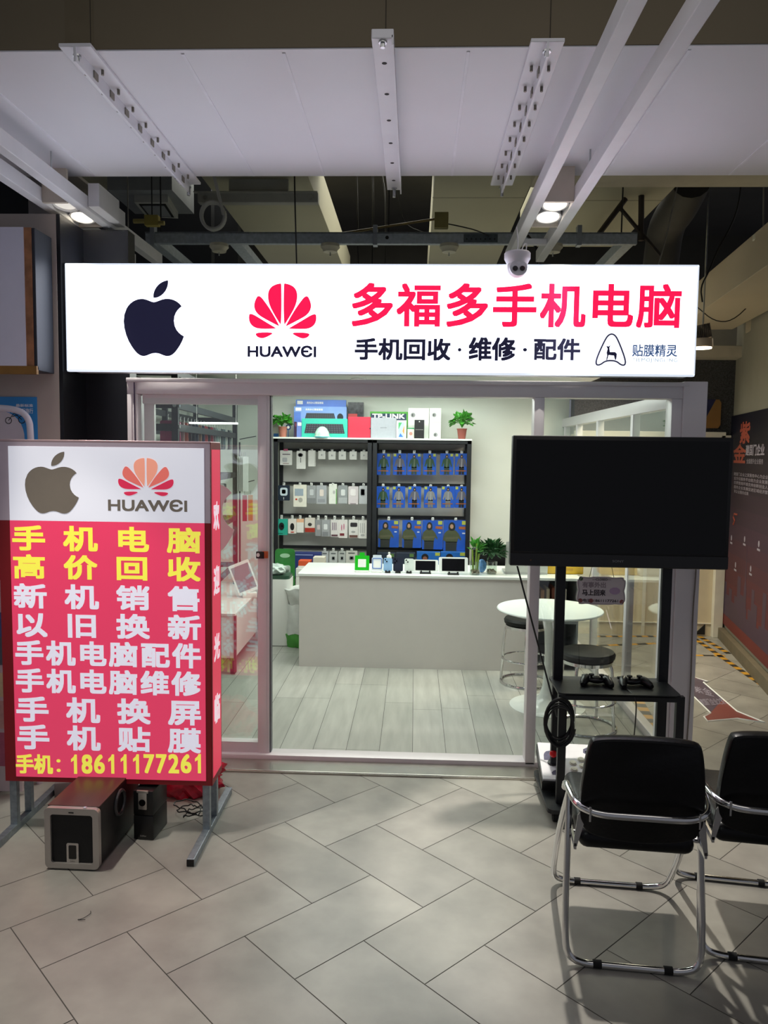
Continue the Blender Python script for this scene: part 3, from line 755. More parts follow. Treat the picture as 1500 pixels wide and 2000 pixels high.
text('lettering', 'Edifier', -.010, .010, .033, .040, -.2158, M('sub_mark', '#55504c', .4), pl)
b = B(); b.box(-.011, .011, -.2235, -.2215, .2425, .2475, bev=.001); b.build('sensor_slot', black_gloss, sw)
b = B(); b.lathe([(.0, .004), (.007, .004), (.007, 0), (.0, 0)], (.055, -.212, .262), 16); b.build('power_button', chrome, sw)
b = B(); t0 = [(.112+.0, .05*math.cos(a_*2*math.pi/24), .19+.05*math.sin(a_*2*math.pi/24)) for a_ in range(24)]; b.tube(t0, .008, 8, closed=True); b.build('bass_port', M('port_ring', '#3a3a3c', .3), sw)
sx_ = -1.165; sy_ = -.80
def satellite(z, label, silver):
    t = thing('satellite_speaker', label, 'speaker', (sx_, sy_, z), R(-4), 'small black satellite speakers')
    b = B(); b.box(-.046, .046, -.10, .06, 0, .112, bev=.006); b.build('cabinet', M('sat_black', '#0d0d0f', .4), t)
    if silver:
        b = B(); b.box(-.026, .026, -.108, -.099, .104, .116, bev=.002); b.box(-.019, .019, -.108, -.099, .03, .108, bev=.002); b.build('silver_clip', M('sat_clip', '#b5aea6', .3, .6), t)
        b = B(); b.cyl((0, -.1105, .062), (0, -.1075, .062), .015, seg=20); b.build('tweeter', black_gloss, t)
    else:
        text('lettering', 'Edifier', -.014, .014, .016, .023, -.1005, M('sat_mark', '#a8a49e', .4), t)
    return t
satellite(0, 'lower small black satellite speaker with a tiny pale word, beside the subwoofer', False)
satellite(.112, 'upper small black satellite speaker with silver clip, stacked beside the subwoofer', True)
b = B(); pts = []
for k in range(90):
    a_ = k/90*2*math.pi*3.2; pts.append((-1.02+(.07+.03*math.sin(k*.31))*math.cos(a_)+.02*math.sin(k*.17), -.66+(.06+.02*math.sin(k*.5))*math.sin(a_), .006+.004*(k % 3)+.0005*k))
b.tube(chaikin(pts, 1, False), .003, 6); tag(b.build('speaker_cable', black_plastic), 'tangled black speaker cable on the floor beside the small speakers', 'cable')
b = B(); rd = random.Random(9)
t_ = bmesh.new(); bmesh.ops.create_icosphere(t_, subdivisions=4, radius=1)
for v in t_.verts:
    c = v.co; f_ = 1+.16*math.sin(7*c.x+3*c.y)*math.cos(5*c.z+4*c.x)+.08*math.sin(17*c.x+11*c.z)+.06*math.sin(23*c.y+9*c.z)
    v.co = Vector((c.x*.19*f_, c.y*.15*f_, max(-.06, c.z*.12*f_)))
b._merge(t_); o = b.build('plastic_bag', M('red_plastic', '#c0203c', .25, 0, .3, 25, .3), loc=(-1.14, -.36, .062)); tag(o, 'crumpled red plastic bag lying on the floor behind the standing sign', 'bag')
b = B(); p = pZ(165, 1790); b.tube(chaikin([(p.x+.01, p.y+.03, .003), (p.x+.02, p.y+.01, .006), (p.x+.0, p.y-.02, .003), (p.x-.02, p.y-.025, .003), (p.x+.015, p.y-.028, .006)], 2, False), .0012, 5)
tag(b.build('wire_scrap', ink), 'tiny dark scrap of wire lying on the open floor tiles', 'wire')
b = B(); b.box(-.1, .1, -.07, .07, 0, .07, bev=.003); b.box(-.08, .05, -.05, .05, .07, .11, bev=.003)
tag(b.build('carton', M('grey_carton', '#8d8a88', .7, 0, .08), loc=(-1.68, -.42, 0), rz=.3), 'small grey carton on the floor behind the left legs of the standing sign', 'box')

# ------------------------------------------------------------------ left of the shop: panel box, poster, arch, leaflet board
pb = thing('panel_box', 'pale wall-mounted box of boards with dark grey side above the standing sign', 'panel', (-2.35, -.22, 2.1))
b = B(); b.box(-.9, .50, -.18, -.004, 0, .68, bev=.003); b.build('side_board', M('box_side', '#262b35', .5, 0, .08), pb, smooth=False)
b = B(); b.box(-.9, .27, -.192, -.18, .02, .68); b.box(.273, .45, -.192, -.18, .02, .68); b.build('front_panel', M('box_front', '#e2e2f4', .5, 0, .02), pb, smooth=False)
b = B(); b.box(.45, .485, -.186, -.18, .02, .68); b.build('wood_strip', M('box_wood', '#9a6a48', .6, 0, .4, 14), pb, smooth=False)
b = B(); b.box(-.9, .50, -.19, -.17, -.02, .02); b.build('lower_edge', M('box_gold', '#8a6428', .5, 0, .2), pb, smooth=False)
x0, x1, z0, z1 = bb(-40, 775, 75, 1010, -.22)
po = thing('poster', 'blue printed notice on the beige column behind the standing sign', 'poster', ((x0+x1)/2, -.2205, z0))
hw = (x1-x0)/2; hz = z1-z0
b = B(); b.box(-hw, hw, -.004, 0, 0, hz); b.build('sheet', M('poster_blue', '#2f8fd8', .4, 0, .12, 3), po, smooth=False)
text('lettering', '22年1月1日起施行', -.02, hw-.02, hz-.085, hz-.058, -.0045, M('poster_white', '#e8f0fa', .5), po, bold=.02)
text('lettering', '最新标准', hw-.11, hw-.02, hz-.052, hz-.036, -.0045, M('poster_white', '#e8f0fa', .5), po, bold=.02)
b = B(); b.tube([(hw-.13, -.005, .52), (hw-.10, -.005, .53)], .002, 6); b.tube([(x, -.005, z) for x, z in ell(hw-.15, .50, .016, .016, 14)], .002, 5, closed=True); b.tube([(x, -.005, z) for x, z in ell(hw-.08, .505, .018, .018, 14)], .002, 5, closed=True); b.tube([(hw-.15, -.005, .50), (hw-.12, -.005, .54), (hw-.08, -.005, .505)], .002, 5)
b.build('bicycle_print', ink, po, smooth=False)
b = B(); b.prism(chaikin([(-hw, .3), (hw-.09, .3), (hw-.06, .42), (hw-.10, .52), (hw-.2, .56), (-hw, .55)], 2), -.0046, -.004); b.build('pale_print', M('poster_pale', '#d8d2da', .5, 0, .05), po, smooth=False)
ar = pY(0, 860, -.12)
b = B(); xa, xb = pY(62, 850, -.36).x, pY(-70, 850, -.36).x; zt = pY(10, 797, -.36).z
b.tube(chaikin([(xa, -.36, .0), (xa, -.36, zt-.12), (xa-.02, -.36, zt-.03), (xa-.10, -.36, zt), (xb+.10, -.36, zt), (xb+.02, -.36, zt-.03), (xb, -.36, zt-.12), (xb, -.36, .0)], 3, False), .016, 10)
tag(b.build('arch_frame', M('arch_white', '#d8d4de', .4)), 'white rounded arch tube standing in front of the blue notice', 'frame')
lb = thing('leaflet_board', 'pale board with coloured leaflets at the far left edge behind the standing sign', 'board', (-2.09, -.5, 0))
b = B(); b.box(-.35, .17, -.01, .01, 0.02, 1.60, bev=.002); b.build('board', M('leaflet_board_white', '#cdbfc2', .5, 0, .04), lb, smooth=False)
for z0_, z1_, c in ((1.48, 1.60, '#b9222c'), (1.08, 1.14, '#b02028'), (.80, .92, '#4a5a90'), (.66, .80, '#57606a'), (.5, .62, '#d8cba0'), (.34, .48, '#c8a098'), (.15, .32, '#b0607a')):
    o = B().box(.03, .155, -.0125, -.01, z0_, z1_).build('leaflet', M('leaflet_'+c, c, .5, 0, .15, 30), lb, smooth=False)

# ------------------------------------------------------------------ counter
ct = thing('counter', 'long white sales counter in the middle of the shop', 'counter', (0, 1.88, 0))
b = B(); b.box(-.905, .98, .01, .04, 0, .735, bev=.002); b.build('front_panel', M('counter_front', '#d3d0cb', .35, 0, .015), ct, smooth=False)
b = B(); b.box(-.905, -.88, .04, .62, 0, .735); b.box(.955, .98, .04, .62, 0, .735); b.build('end_panel', M('counter_end', '#c9c9c3', .4), ct, smooth=False)
b = B(); b.box(-.915, 1.32, -.004, .62, .735, .757, bev=.003); b.build('worktop', M('counter_top', '#e4ebe6', .25, 0, .01), ct, smooth=False)
cs = thing('open_shelf', 'grey open shelf unit at the right end of the counter behind the round table', 'shelf', (1.15, 2.14, 0))
b = B(); b.box(-.165, -.15, -.2, .2, 0, .733); b.box(.15, .165, -.2, .2, 0, .733); b.box(-.15, .15, .185, .2, 0, .733); b.build('side', M('shelf_grey', '#6d7376', .5), cs, smooth=False)
for z in (.05, .38): B().box(-.15, .15, -.2, .185, z, z+.015).build('shelf_board', M('shelf_grey', '#6d7376', .5), cs, smooth=False)
for k, (c, wd) in enumerate((('#b98a5a', .03), ('#d8c8a8', .025), ('#8a4a34', .028), ('#c9b08a', .03), ('#d9d4c8', .024))):
    tag(B().box(-wd/2, wd/2, -.1, .1, 0, .24+.01*(k % 3), bev=.002).build('folder', M('folder_%d' % k, c, .6), loc=(1.04+.045*k, 2.12, .395)), '%s folder standing %s from the left in the grey open shelf' % (['brown', 'cream', 'dark red-brown', 'tan', 'off-white'][k], ORD[k]), 'folder', 'folders in the grey open shelf')

# items standing on the counter
def place(px0, py0, px1, py1, Y): x0, x1, z0, z1 = bb(px0, py0, px1, py1, Y); return (x0+x1)/2, x1-x0, z1-z0
CT = .757
def qr_stand(px0, px1, py0, py1, Y, body, rim, label, tab):
    cx, w_, h_ = place(px0, py0, px1, py1, Y); h_ = pY(px0, py0, Y).z-CT
    t = thing('payment_stand', label, 'sign', (cx, Y, CT), 0, 'payment code stands on the counter')
    rot = Matrix.Rotation(R(-8), 4, 'X'); hb = h_*.84
    b = B(); b.prism(rrect(-w_/2, w_/2, .01, hb, .006), -.004, .004); b.xf(rot); b.build('plate', body, t, smooth=False)
    b = B(); b.prism(rrect(-tab, tab, hb-.006, h_, .006), -.003, .003); b.xf(rot); b.build('top_tab', rim, t, smooth=False)
    b = B(); b.prism(rrect(-w_*.28, w_*.28, hb*.28, hb*.78, .003), -.0052, -.004); b.xf(rot); b.build('code_panel', paper, t, smooth=False)
    b = B(); b.box(-w_*.48, w_*.48, -.03, .04, 0, .012, bev=.003); b.build('base', card_white, t)
    return t
green = M('pay_green', '#16b81c', .35); palecard = M('pay_white', '#e3ebee', .35); blueink = M('pay_blue', '#2f62b8', .4)
qr_stand(693, 721, 1079, 1118, 2.02, green, green, 'bright green payment stand with white panel on the counter', .02)
t = qr_stand(726, 747, 1084, 1118, 2.02, palecard, M('pay_tab', '#d5dfe6', .4), 'white payment stand with blue edging on the counter', .035)
cx, w_, h_ = place(726, 1084, 747, 1118, 2.02)
b = B(); b.tube([(x, -.0055, z) for x, z in rrect(-.036, .036, .03, .11, .006)], .003, 5, closed=True); b.xf(Matrix.Rotation(R(-8), 4, 'X')); b.build('blue_edging', blueink, t)
def phone(px0, px1, py0, Y, col, label, stand=True, cams=2):
    cx, w_, h_ = place(px0, py0, px1, 1119, Y); h_ = pY(px0, py0, Y).z-CT-.012
    t = thing('phone_case', label, 'phone', (cx, Y, CT), 0, 'phones propped on the counter')
    rot = Matrix.Translation((0, 0, .012)) @ Matrix.Rotation(R(-9), 4, 'X')
    b = B(); b.prism(rrect(-w_/2, w_/2, 0, h_, .012), -.005, .005); b.xf(rot); b.build('body', M('phone_'+col, col, .3), t)
    b = B(); b.prism(rrect(-w_/2+.005, -w_/2+.036, h_-.04, h_-.006, .007), -.0065, -.005); b.xf(rot); cb = b.build('camera_bump', M('phone_bump'+col, col, .25), t)
    for k in range(cams):
        b = B(); b.cyl((-w_/2+.014+.012*(k % 2), -.0075, h_-.014-.014*k), (-w_/2+.014+.012*(k % 2), -.0063, h_-.014-.014*k), .006, seg=12); b.xf(rot); b.build('camera_lens', black_gloss, cb)
    b = B(); b.box(-.022, .022, -.03, .02, 0, .012, bev=.003); b.box(-.02, -.008, -.03, -.02, .008, .022); b.box(.008, .02, -.03, -.02, .008, .022); b.build('holder', black_plastic, t)
    return t
phone(749, 766, 1090, 2.0, '#8fb6dc', 'light blue phone propped on a black holder between payment stand and dark phone')
phone(768, 787, 1089, 2.0, '#262a3a', 'dark blue phone propped between the light blue and the white phone', cams=3)
phone(790, 808, 1091, 2.0, '#d9e2dc', 'white phone propped beside the smaller tablet', cams=2)
b = B(); b.lathe([(0, 0), (.02, 0), (.02, .12), (.008, .13), (.008, .15), (0, .152)], seg=16); tag(b.build('white_bottle', card_white, loc=(pY(760, 1090, 2.12).x, 2.12, CT)), 'small white bottle standing behind the light blue phone', 'bottle')
def tablet(px0, px1, py0, Y, label):
    cx, w_, h_ = place(px0, py0, px1, 1120, Y); h_ = pY(px0, py0, Y).z-CT-.014
    t = thing('tablet', label, 'tablet', (cx, Y, CT), 0, 'white tablets propped on the counter')
    rot = Matrix.Translation((0, 0, .014)) @ Matrix.Rotation(R(-12), 4, 'X')
    b = B(); b.prism(rrect(-w_/2, w_/2, 0, h_, .012), -.004, .004); b.xf(rot); b.build('body', M('tablet_white', '#e8ece8', .3), t)
    b = B(); b.prism(rrect(-w_*.39, w_*.39, h_*.10, h_*.90, .002), -.0048, -.004); b.xf(rot); b.build('screen', M('tablet_screen', '#07070a', .15), t)
    b = B(); b.box(-.045, .045, -.035, .03, 0, .008, bev=.002); b.box(-.04, -.028, -.035, -.026, .006, .026); b.box(.028, .04, -.035, -.026, .006, .026); b.build('holder', black_plastic, t)
tablet(806, 856, 1093, 2.0, 'smaller white tablet with black screen in the middle of the counter')
tablet(857, 914, 1088, 1.97, 'larger white tablet with black screen beside the bamboo vase')

leafm = M('leaf_green', '#3f8a2c', .4, 0, .4, 30); leafd = M('leaf_dark', '#23542a', .45, 0, .4, 30)
def leaves(n, c, r, size, mat_, parent, seed, sc=(1, 1, 1), up=.2, slender=.42, stems=None):
    rd = random.Random(seed); b = B()
    for k in range(n):
        a_ = rd.random()*2*math.pi; el = rd.uniform(-.15, 1.3); rr = r*(.45+.6*rd.random())
        d = Vector((math.cos(a_)*math.cos(el)*sc[0], math.sin(a_)*math.cos(el)*sc[1], math.sin(el)*sc[2]))
        p = Vector(c)+d*rr; L_ = size*(.7+.6*rd.random())
        dr = (d+Vector((rd.uniform(-.5, .5), rd.uniform(-.5, .5), rd.uniform(-.6, .3)+up))).normalized()
        sd = dr.cross(Vector((rd.uniform(-.4, .4), rd.uniform(-.4, .4), 1))).normalized(); nn = sd.cross(dr)
        w_ = L_*slender
        P = [p, p+dr*L_*.35+sd*w_*.5+nn*.006, p+dr*L_*.7+sd*w_*.4, p+dr*L_-nn*L_*.12, p+dr*L_*.7-sd*w_*.4, p+dr*L_*.35-sd*w_*.5+nn*.006]
        m_ = p+dr*L_*.4-nn*.008
        vs = [b.bm.verts.new(q) for q in P]; mv = b.bm.verts.new(m_)
        for i in range(6): b.bm.faces.new((vs[i], vs[(i+1) % 6], mv))
        if stems is not None: stems.tube([Vector(c)-Vector((0, 0, r*.5)), (Vector(c)+p)/2+Vector((0, 0, .02)), p], .0018, 5)
    return b.build('foliage', mat_, parent, smooth=False, fix=False)
def pot_plant(px, py_base, Y, pw, ph, z, fol, label, potc):
    p = pY(px, py_base, Y); t = thing('potted_plant', label, 'plant', (p.x, Y, z), 0, 'potted plants on the display racks')
    b = B(); b.lathe([(0, 0), (pw*.36, 0), (pw*.5, ph*.92), (pw*.54, ph*.92), (pw*.54, ph), (pw*.46, ph), (pw*.44, ph*.9), (0, ph*.88)]); b.build('pot', M('pot_'+potc, potc, .6, 0, .08), t)
    s_ = B(); leaves(fol[0], (fol[4], 0, ph+fol[2]), fol[1], fol[3], leafm, t, int(px), (1.0, .7, .75), .1, .85, stems=s_); s_.build('stems', leafm, t)
glass_v = glass('vase_glass', (.86, .90, .87))
def vase_plant(px, Y, w_, h_, label, bamboo):
    p = pY(px, 1120, Y); t = thing('vase_plant', label, 'plant', (p.x, Y, CT), 0, 'plants in glass vases on the counter')
    b = B(); b.lathe([(0, 0), (w_*.46, 0), (w_*.5, h_), (w_*.46, h_), (w_*.43, .008), (0, .008)], seg=32); b.build('glass_vase', glass_v, t)
    rd = random.Random(int(px)); b = B()
    for k in range(60):
        a_ = rd.random()*6.28; r_ = w_*.38*math.sqrt(rd.random()); b.sph((r_*math.cos(a_), r_*math.sin(a_), .014+.022*rd.random()), .008, seg=8)
    o = b.build('pebbles', M('pebble', '#8a7a68', .6, 0, .3, 60), t); o['kind'] = 'stuff'
    s_ = B()
    if bamboo:
        for dx, hh in ((-.012, .20), (.008, .25), (.018, .17)): s_.tube([(dx, 0, .03), (dx*1.3, .004, hh*.5), (dx*1.8, 0, hh)], .0075, 8)
        s_.build('stems', M('bamboo', '#7f9a3a', .45, 0, .15), t); leaves(30, (.005, 0, .19), .05, .065, leafm, t, 5, (1, .8, 1.2), .4, .3)
    else:
        leaves(260, (.0, 0, .17), .10, .055, leafd, t, 8, (1, .75, .8), .2, .3, stems=s_); s_.build('stems', leafd, t)
vase_plant(927, 1.98, .085, .11, 'bamboo stems in a clear glass vase beside the larger tablet', True)
vase_plant(960, 2.03, .088, .10, 'bushy dark green plant in a clear glass vase on the counter', False)
b = B(); b.sph((0, 0, .055), .05, (.8, .6, 1.1), 10); tag(b.build('blue_bag', M('blue_film', '#6aa0e0', .2, 0, .4, 30), loc=(pY(941, 1100, 2.1).x, 2.1, CT)), 'small shiny blue bag between the two glass vases', 'bag')
mo = thing('laptop', 'silver laptop seen from behind, partly hidden by the television', 'laptop', (pY(1028, 1100, 2.05).x, 2.05, CT), 0)
b = B(); b.prism(rrect(-.17, .17, .008, .27, .01), -.004, .004); b.xf(Matrix.Rotation(R(8), 4, 'X')); b.build('lid', M('laptop_silver', '#b9bbb8', .35, .4), mo)
b = B(); b.box(-.17, .17, -.01, .22, 0, .014, bev=.004); b.build('keyboard_base', M('laptop_silver', '#b9bbb8', .35, .4), mo)
x0, x1, z0, z1 = bb(1066, 1110, 1136, 1131, 2.15)
o = B().box(-(x1-x0)/2, (x1-x0)/2, -.08, .08, 0, .075, bev=.012, seg=3); yb = thing('yellow_case', 'bright yellow plastic case at the right end of the counter', 'case', ((x0+x1)/2, 2.16, CT))
o.build('body', M('case_yellow', '#e0b414', .4), yb); B().box(-.06, .06, -.083, -.08, .03, .05, bev=.001).build('clasp', M('case_clasp', '#c89a10', .4), yb, smooth=False)
oc = thing('office_chair', 'black backrest of a chair behind the counter beside the display rack', 'chair', (.72, 2.75, 0))
b = B(); b.box(-.2, .2, -.02, .03, .55, .88, bev=.02, seg=3); b.build('backrest', leather, oc); b = B(); b.box(-.22, .22, -.1, .32, .42, .5, bev=.03, seg=3); b.build('seat', leather, oc); b = B(); b.cyl((0, .1, .05), (0, .1, .43), .025); b.build('column', black_metal, oc)
b = B()
for k in range(5): b.tube([(0, .1, .07), (.26*math.cos(k*1.257), .1+.26*math.sin(k*1.257), .03)], .016, 8)
b.build('base', black_metal, oc)

# bin with its bag, green pack, white bags, box stack left of the counter
bn = thing('air_purifier', 'tall white rounded appliance standing left of the counter', 'appliance', (-1.22, 2.62, 0))
b = B(); b.zprism(rrect(-.15, .14, -.12, .12, .05), .01, .60); b.build('body', M('appliance_white', '#dfe1dc', .35, 0, .01), bn); b = B(); b.zprism(rrect(-.145, .135, -.115, .115, .05), .60, .63); b.build('dark_rim', M('appliance_rim', '#2c4a3a', .3), bn); b = B(); b.zprism(rrect(-.13, .12, -.10, .10, .05), .0, .012); b.build('foot', ink, bn)
o = B(); t_ = bmesh.new(); bmesh.ops.create_icosphere(t_, subdivisions=3, radius=1)
for v in t_.verts: c = v.co; f_ = 1+.2*math.sin(9*c.x)*math.cos(8*c.y+5*c.z); v.co = Vector((c.x*.11*f_, c.y*.09*f_, c.z*.05*f_))
o._merge(t_); tag(o.build('clear_bag', M('film_pale', '#c4d2cc', .2, 0, .15), loc=(-1.22, 2.6, .675)), 'crumpled pale plastic film lying on top of the white appliance', 'bag')
gp = thing('cable_pack', 'large green and clear blister pack standing behind the white appliance', 'package', (pY(557, 1100, 2.78).x, 2.78, .42), R(6))
b = B(); b.prism(rrect(-.09, .09, 0, .42, .03), -.008, .008); b.xf(Matrix.Rotation(R(4), 4, 'X')); b.build('card', M('pack_green', '#2c7a34', .35, 0, .2, 12), gp)
b = B(); b.prism(rrect(-.07, .05, .03, .27, .02), -.02, -.008); b.xf(Matrix.Rotation(R(4), 4, 'X')); b.build('clear_tray', M('tray_clear', '#b9c9bd', .15, 0, .2, 20), gp); b = B(); b.prism(ell(.0, .36, .045, .02), -.0095, -.008); b.xf(Matrix.Rotation(R(4), 4, 'X')); b.build('logo_oval', M('pack_pale_green', '#9fc8a4', .4), gp, smooth=False)
cs_ = thing('carton', 'white cardboard carton behind the green pack, left of the counter', 'box', (-.93, 2.92, 0))
b = B(); b.box(-.17, .2, -.15, .15, 0, .42, bev=.003); b.build('body', card_white, cs_, smooth=False)
for k, zz in enumerate((.42, .50, .58)):
    t = thing('flat_box', 'white flat box, %s of the pile on the white carton left of the counter' % ['bottom', 'middle', 'topmost'][k], 'box', (-.92, 2.9, zz), 0, 'white flat boxes piled behind the counter')
    b = B(); b.box(-.15, .17, -.12, .12, 0, .078, bev=.003); b.build('body', card_white, t, smooth=False)
t = thing('small_box', 'orange small box on top of the white box pile', 'box', (-.99, 2.86, .66)); B().box(-.06, .05, -.06, .06, 0, .065, bev=.002).build('body', M('box_orange', '#d8562a', .5), t, smooth=False); B().box(-.061, .051, -.062, -.06, 0, .02).build('pale_band', card_white, t, smooth=False)
t = thing('small_box', 'cream small box beside the orange one on the white box pile', 'box', (-.86, 2.86, .66)); B().box(-.055, .05, -.06, .06, 0, .10, bev=.002).build('body', M('box_cream', '#d8d2c2', .5), t, smooth=False); B().box(-.056, .051, -.061, .061, .05, .053).build('lid_line', M('box_line', '#a8a090', .5), t, smooth=False)
wb = thing('plastic_bag', 'white plastic bag with a green bottom standing between appliance and counter', 'bag', (-1.0, 2.55, 0))
def sack(z0, z1, r0, r1, m_, nm):
    b = B(); n = 28; rg = []
    for i in range(9):
        t_ = i/8; z = z0+(z1-z0)*t_; rr = r0+(r1-r0)*t_
        rg.append([b.bm.verts.new((rr*(1+.10*math.sin(5*a_*2*math.pi/n+3*t_)+.05*math.sin(11*a_*2*math.pi/n-6*t_))*math.cos(a_*2*math.pi/n)*.9, rr*(1+.1*math.sin(4*a_*2*math.pi/n+5*t_))*math.sin(a_*2*math.pi/n)*.8, z+.01*math.sin(a_))) for a_ in range(n)])
    for A_, C_ in zip(rg, rg[1:]):
        for k in range(n): b.bm.faces.new((A_[k], A_[(k+1) % n], C_[(k+1) % n], C_[k]))
    b.bm.faces.new(rg[0][::-1]); b.bm.faces.new(rg[-1]); return b.build(nm, m_, wb)
sack(.12, .38, .13, .11, M('bag_white', '#d4d8d4', .3, 0, .06, 20), 'sack'); sack(.38, .52, .10, .14, M('bag_white', '#d4d8d4', .3, 0, .06, 20), 'gathered_top'); sack(.0, .12, .125, .13, M('bag_green', '#4a9a3c', .35, 0, .1), 'green_base')

# ------------------------------------------------------------------ round table and stools
tb = thing('round_table', 'white round pedestal table behind the television stand', 'table', (.93, 1.06, 0))
b = B(); b.lathe([(0, .652), (.31, .655), (.352, .668), (.356, .674), (.352, .68), (0, .681)], seg=56); b.build('tabletop', M('table_white', '#e6efec', .2, 0, .01), tb)
b = B(); b.lathe([(.255, .0), (.255, .008), (.20, .014), (.12, .03), (.06, .07), (.036, .14), (.027, .26), (.026, .40), (.032, .52), (.05, .60), (.09, .64), (.13, .652), (0, .652)], seg=40); b.build('pedestal', M('pedestal_white', '#e2e8e4', .15, 0, .01), tb)
def stool(loc, rz, label, seat_z):
    t = thing('stool', label, 'stool', loc, rz, 'chrome stools with round black seats')
    b = B(); b.lathe([(0, seat_z-.055), (.15, seat_z-.055), (.168, seat_z-.04), (.172, seat_z-.018), (.162, seat_z-.003), (.13, seat_z+.002), (0, seat_z-.002)], seg=40); b.build('seat', M('stool_seat', '#0a0e0c', .5, 0, .06, spec=.3), t)
    b = B(); b.lathe([(.145, seat_z-.075), (.160, seat_z-.075), (.160, seat_z-.055), (.145, seat_z-.055)], seg=40); b.build('seat_ring', chrome, t)
    for k in range(4):
        a_ = math.pi/4+k*math.pi/2
        B().tube(chaikin([(.10*math.cos(a_), .10*math.sin(a_), seat_z-.065), (.15*math.cos(a_), .15*math.sin(a_), seat_z-.068), (.165*math.cos(a_), .165*math.sin(a_), seat_z-.12), (.185*math.cos(a_), .185*math.sin(a_), .012)], 3, False), .0105, 10).build('leg', chrome, t)
    B().tube([(.178*math.cos(k*math.pi/20), .178*math.sin(k*math.pi/20), .19) for k in range(40)], .008, 8, closed=True).build('foot_ring', chrome, t)
    B().tube([(.188*math.cos(k*math.pi/20), .188*math.sin(k*math.pi/20), .012) for k in range(40)], .0105, 8, closed=True).build('base_ring', chrome, t)
    return t
s1 = stool((1.10, .66, 0), R(10), 'round black-seated stool with chrome legs between the round table and the television stand', .50)
dup(s1, (.86, 1.60, 0), R(35), 'chrome-legged stool pushed under the far side of the round table')

# ------------------------------------------------------------------ display racks on the back wall
RY = 3.14
rx0, rx1 = -1.345, .535
mid = pY(727, 900, RY).x
board = M('rack_backboard', '#bfc0bb', .5, 0, .03)
hookm = M('hook_wire', '#b8b8b4', .25, .9)
zr = [pY(640, y, RY).z for y in (880, 947, 1012, 1076)]
zt_ = pY(640, 857, RY).z
def rack(x0, x1, label, hooks):
    cx = (x0+x1)/2; hw = (x1-x0)/2-.005
    t = thing('display_rack', label, 'rack', (cx, RY, 0), 0, 'black display racks on the back wall')
    for sx in (-hw+.02, hw-.02):
        for sy in (0, .30): B().box(sx-.02, sx+.02, sy-.012, sy+.024, 0, zt_, bev=.002).build('upright', black_metal, t, smooth=False)
    B().box(-hw, hw, -.012, .33, zt_-.035, zt_-.004, bev=.002).build('top_beam', black_metal, t, smooth=False)
    B().box(-hw-.004, hw+.004, -.02, .345, zt_-.004, zt_+.012, bev=.002).build('top_board', M('rack_top', '#dfe4dc', .4, 0, .01), t, smooth=False)
    B().box(-hw+.04, hw-.04, .30, .31, .05, zt_-.035).build('backboard', board, t, smooth=False)
    for z in zr: B().box(-hw+.04, hw-.04, .268, .30, z-.012, z+.014).build('hook_rail', black_metal, t, smooth=False)
    B().box(-hw+.04, hw-.04, .0, .30, .50, .52).build('lower_shelf', black_metal, t, smooth=False)
    for hx, hz in hooks:
        b = B(); b.tube([(hx-cx, .28, hz), (hx-cx, .10, hz), (hx-cx, .085, hz+.012)], .0032, 6); b.build('hook', hookm, t)
    return t
# packs hanging on the racks: (name, pixel box, colours, label)
PK = []
def Z5(x0, y0, x1, y1): return (500+.19*x0, 740+.19*y0, 500+.19*x1, 740+.19*y1)
def Z6(x0, y0, x1, y1): return (720+.2*x0, 740+.2*y0, 720+.2*x1, 740+.2*y1)
PM = {}
def pm(c): return M('pack_'+c, c, .4, 0, .04, 40)
def hang(nm, q, body, prints, label, cat, grp, depth, rowz, Y=RY+.13, tilt=0.0):
    x0, x1, z0, z1 = bb(*q, Y); cx = (x0+x1)/2; w_ = x1-x0; h_ = z1-z0
    t = thing(nm, label, cat, (cx, Y, z0), 0, grp)
    b = B(); b.prism(rrect(-w_/2, w_/2, 0, h_, min(.006, w_*.1)), 0, depth); b.build('pack', pm(body), t, smooth=False)
    tabz = rowz-z0
    if tabz > h_-.01: B().box(-.012, .012, .001, .003, h_-.004, max(h_+.008, tabz+.012)).build('hang_tab', M('hang_tab_clear', '#cfd3d0', .3), t, smooth=False)
    for pn, fx0, fx1, fz0, fz1, c, shp in prints:
        b = B(); a_ = (-w_/2+fx0*w_, -w_/2+fx1*w_, fz0*h_, fz1*h_)
        if shp == 'e': P = ell((a_[0]+a_[1])/2, (a_[2]+a_[3])/2, (a_[1]-a_[0])/2, (a_[3]-a_[2])/2)
        elif shp == 'r': P = rrect(*a_, min(a_[1]-a_[0], a_[3]-a_[2])*.25)
        else: P = [(a_[0], a_[2]), (a_[1], a_[2]), (a_[1], a_[3]), (a_[0], a_[3])]
        b.prism(P, -.0016, .0); b.build(pn, pm(c), t, smooth=False)
    return (cx, rowz)
hk1, hk2 = [], []
W_, G_, K_ = '#dededa', '#9a9da0', '#1a1a1e'
r1 = [(247, 735, 370, 885, [('product_print', .2, .6, .2, .5, '#b4b6ba', 'r'), ('pink_mark', .2, .85, .7, .76, '#5a4a58', 'q'), ('pink_tab', .3, .65, .97, 1.1, '#c84a7a', 'q'), ('icon_row', .25, .75, .08, .12, '#8a6a6a', 'q')], 'white pack with a pink tab'),
      (417, 740, 510, 925, [('cable_print', .15, .7, .66, .88, '#34343a', 'e'), ('cable_centre', .25, .6, .70, .84, W_, 'e'), ('stem_print', .42, .5, .35, .62, '#6a6a6c', 'q')], 'tall white cable pack with a black loop drawing'),
      (537, 735, 610, 900, [('fold_line', .9, .96, .02, .98, '#b8b8b2', 'q')], 'tall plain cream-white carton')]
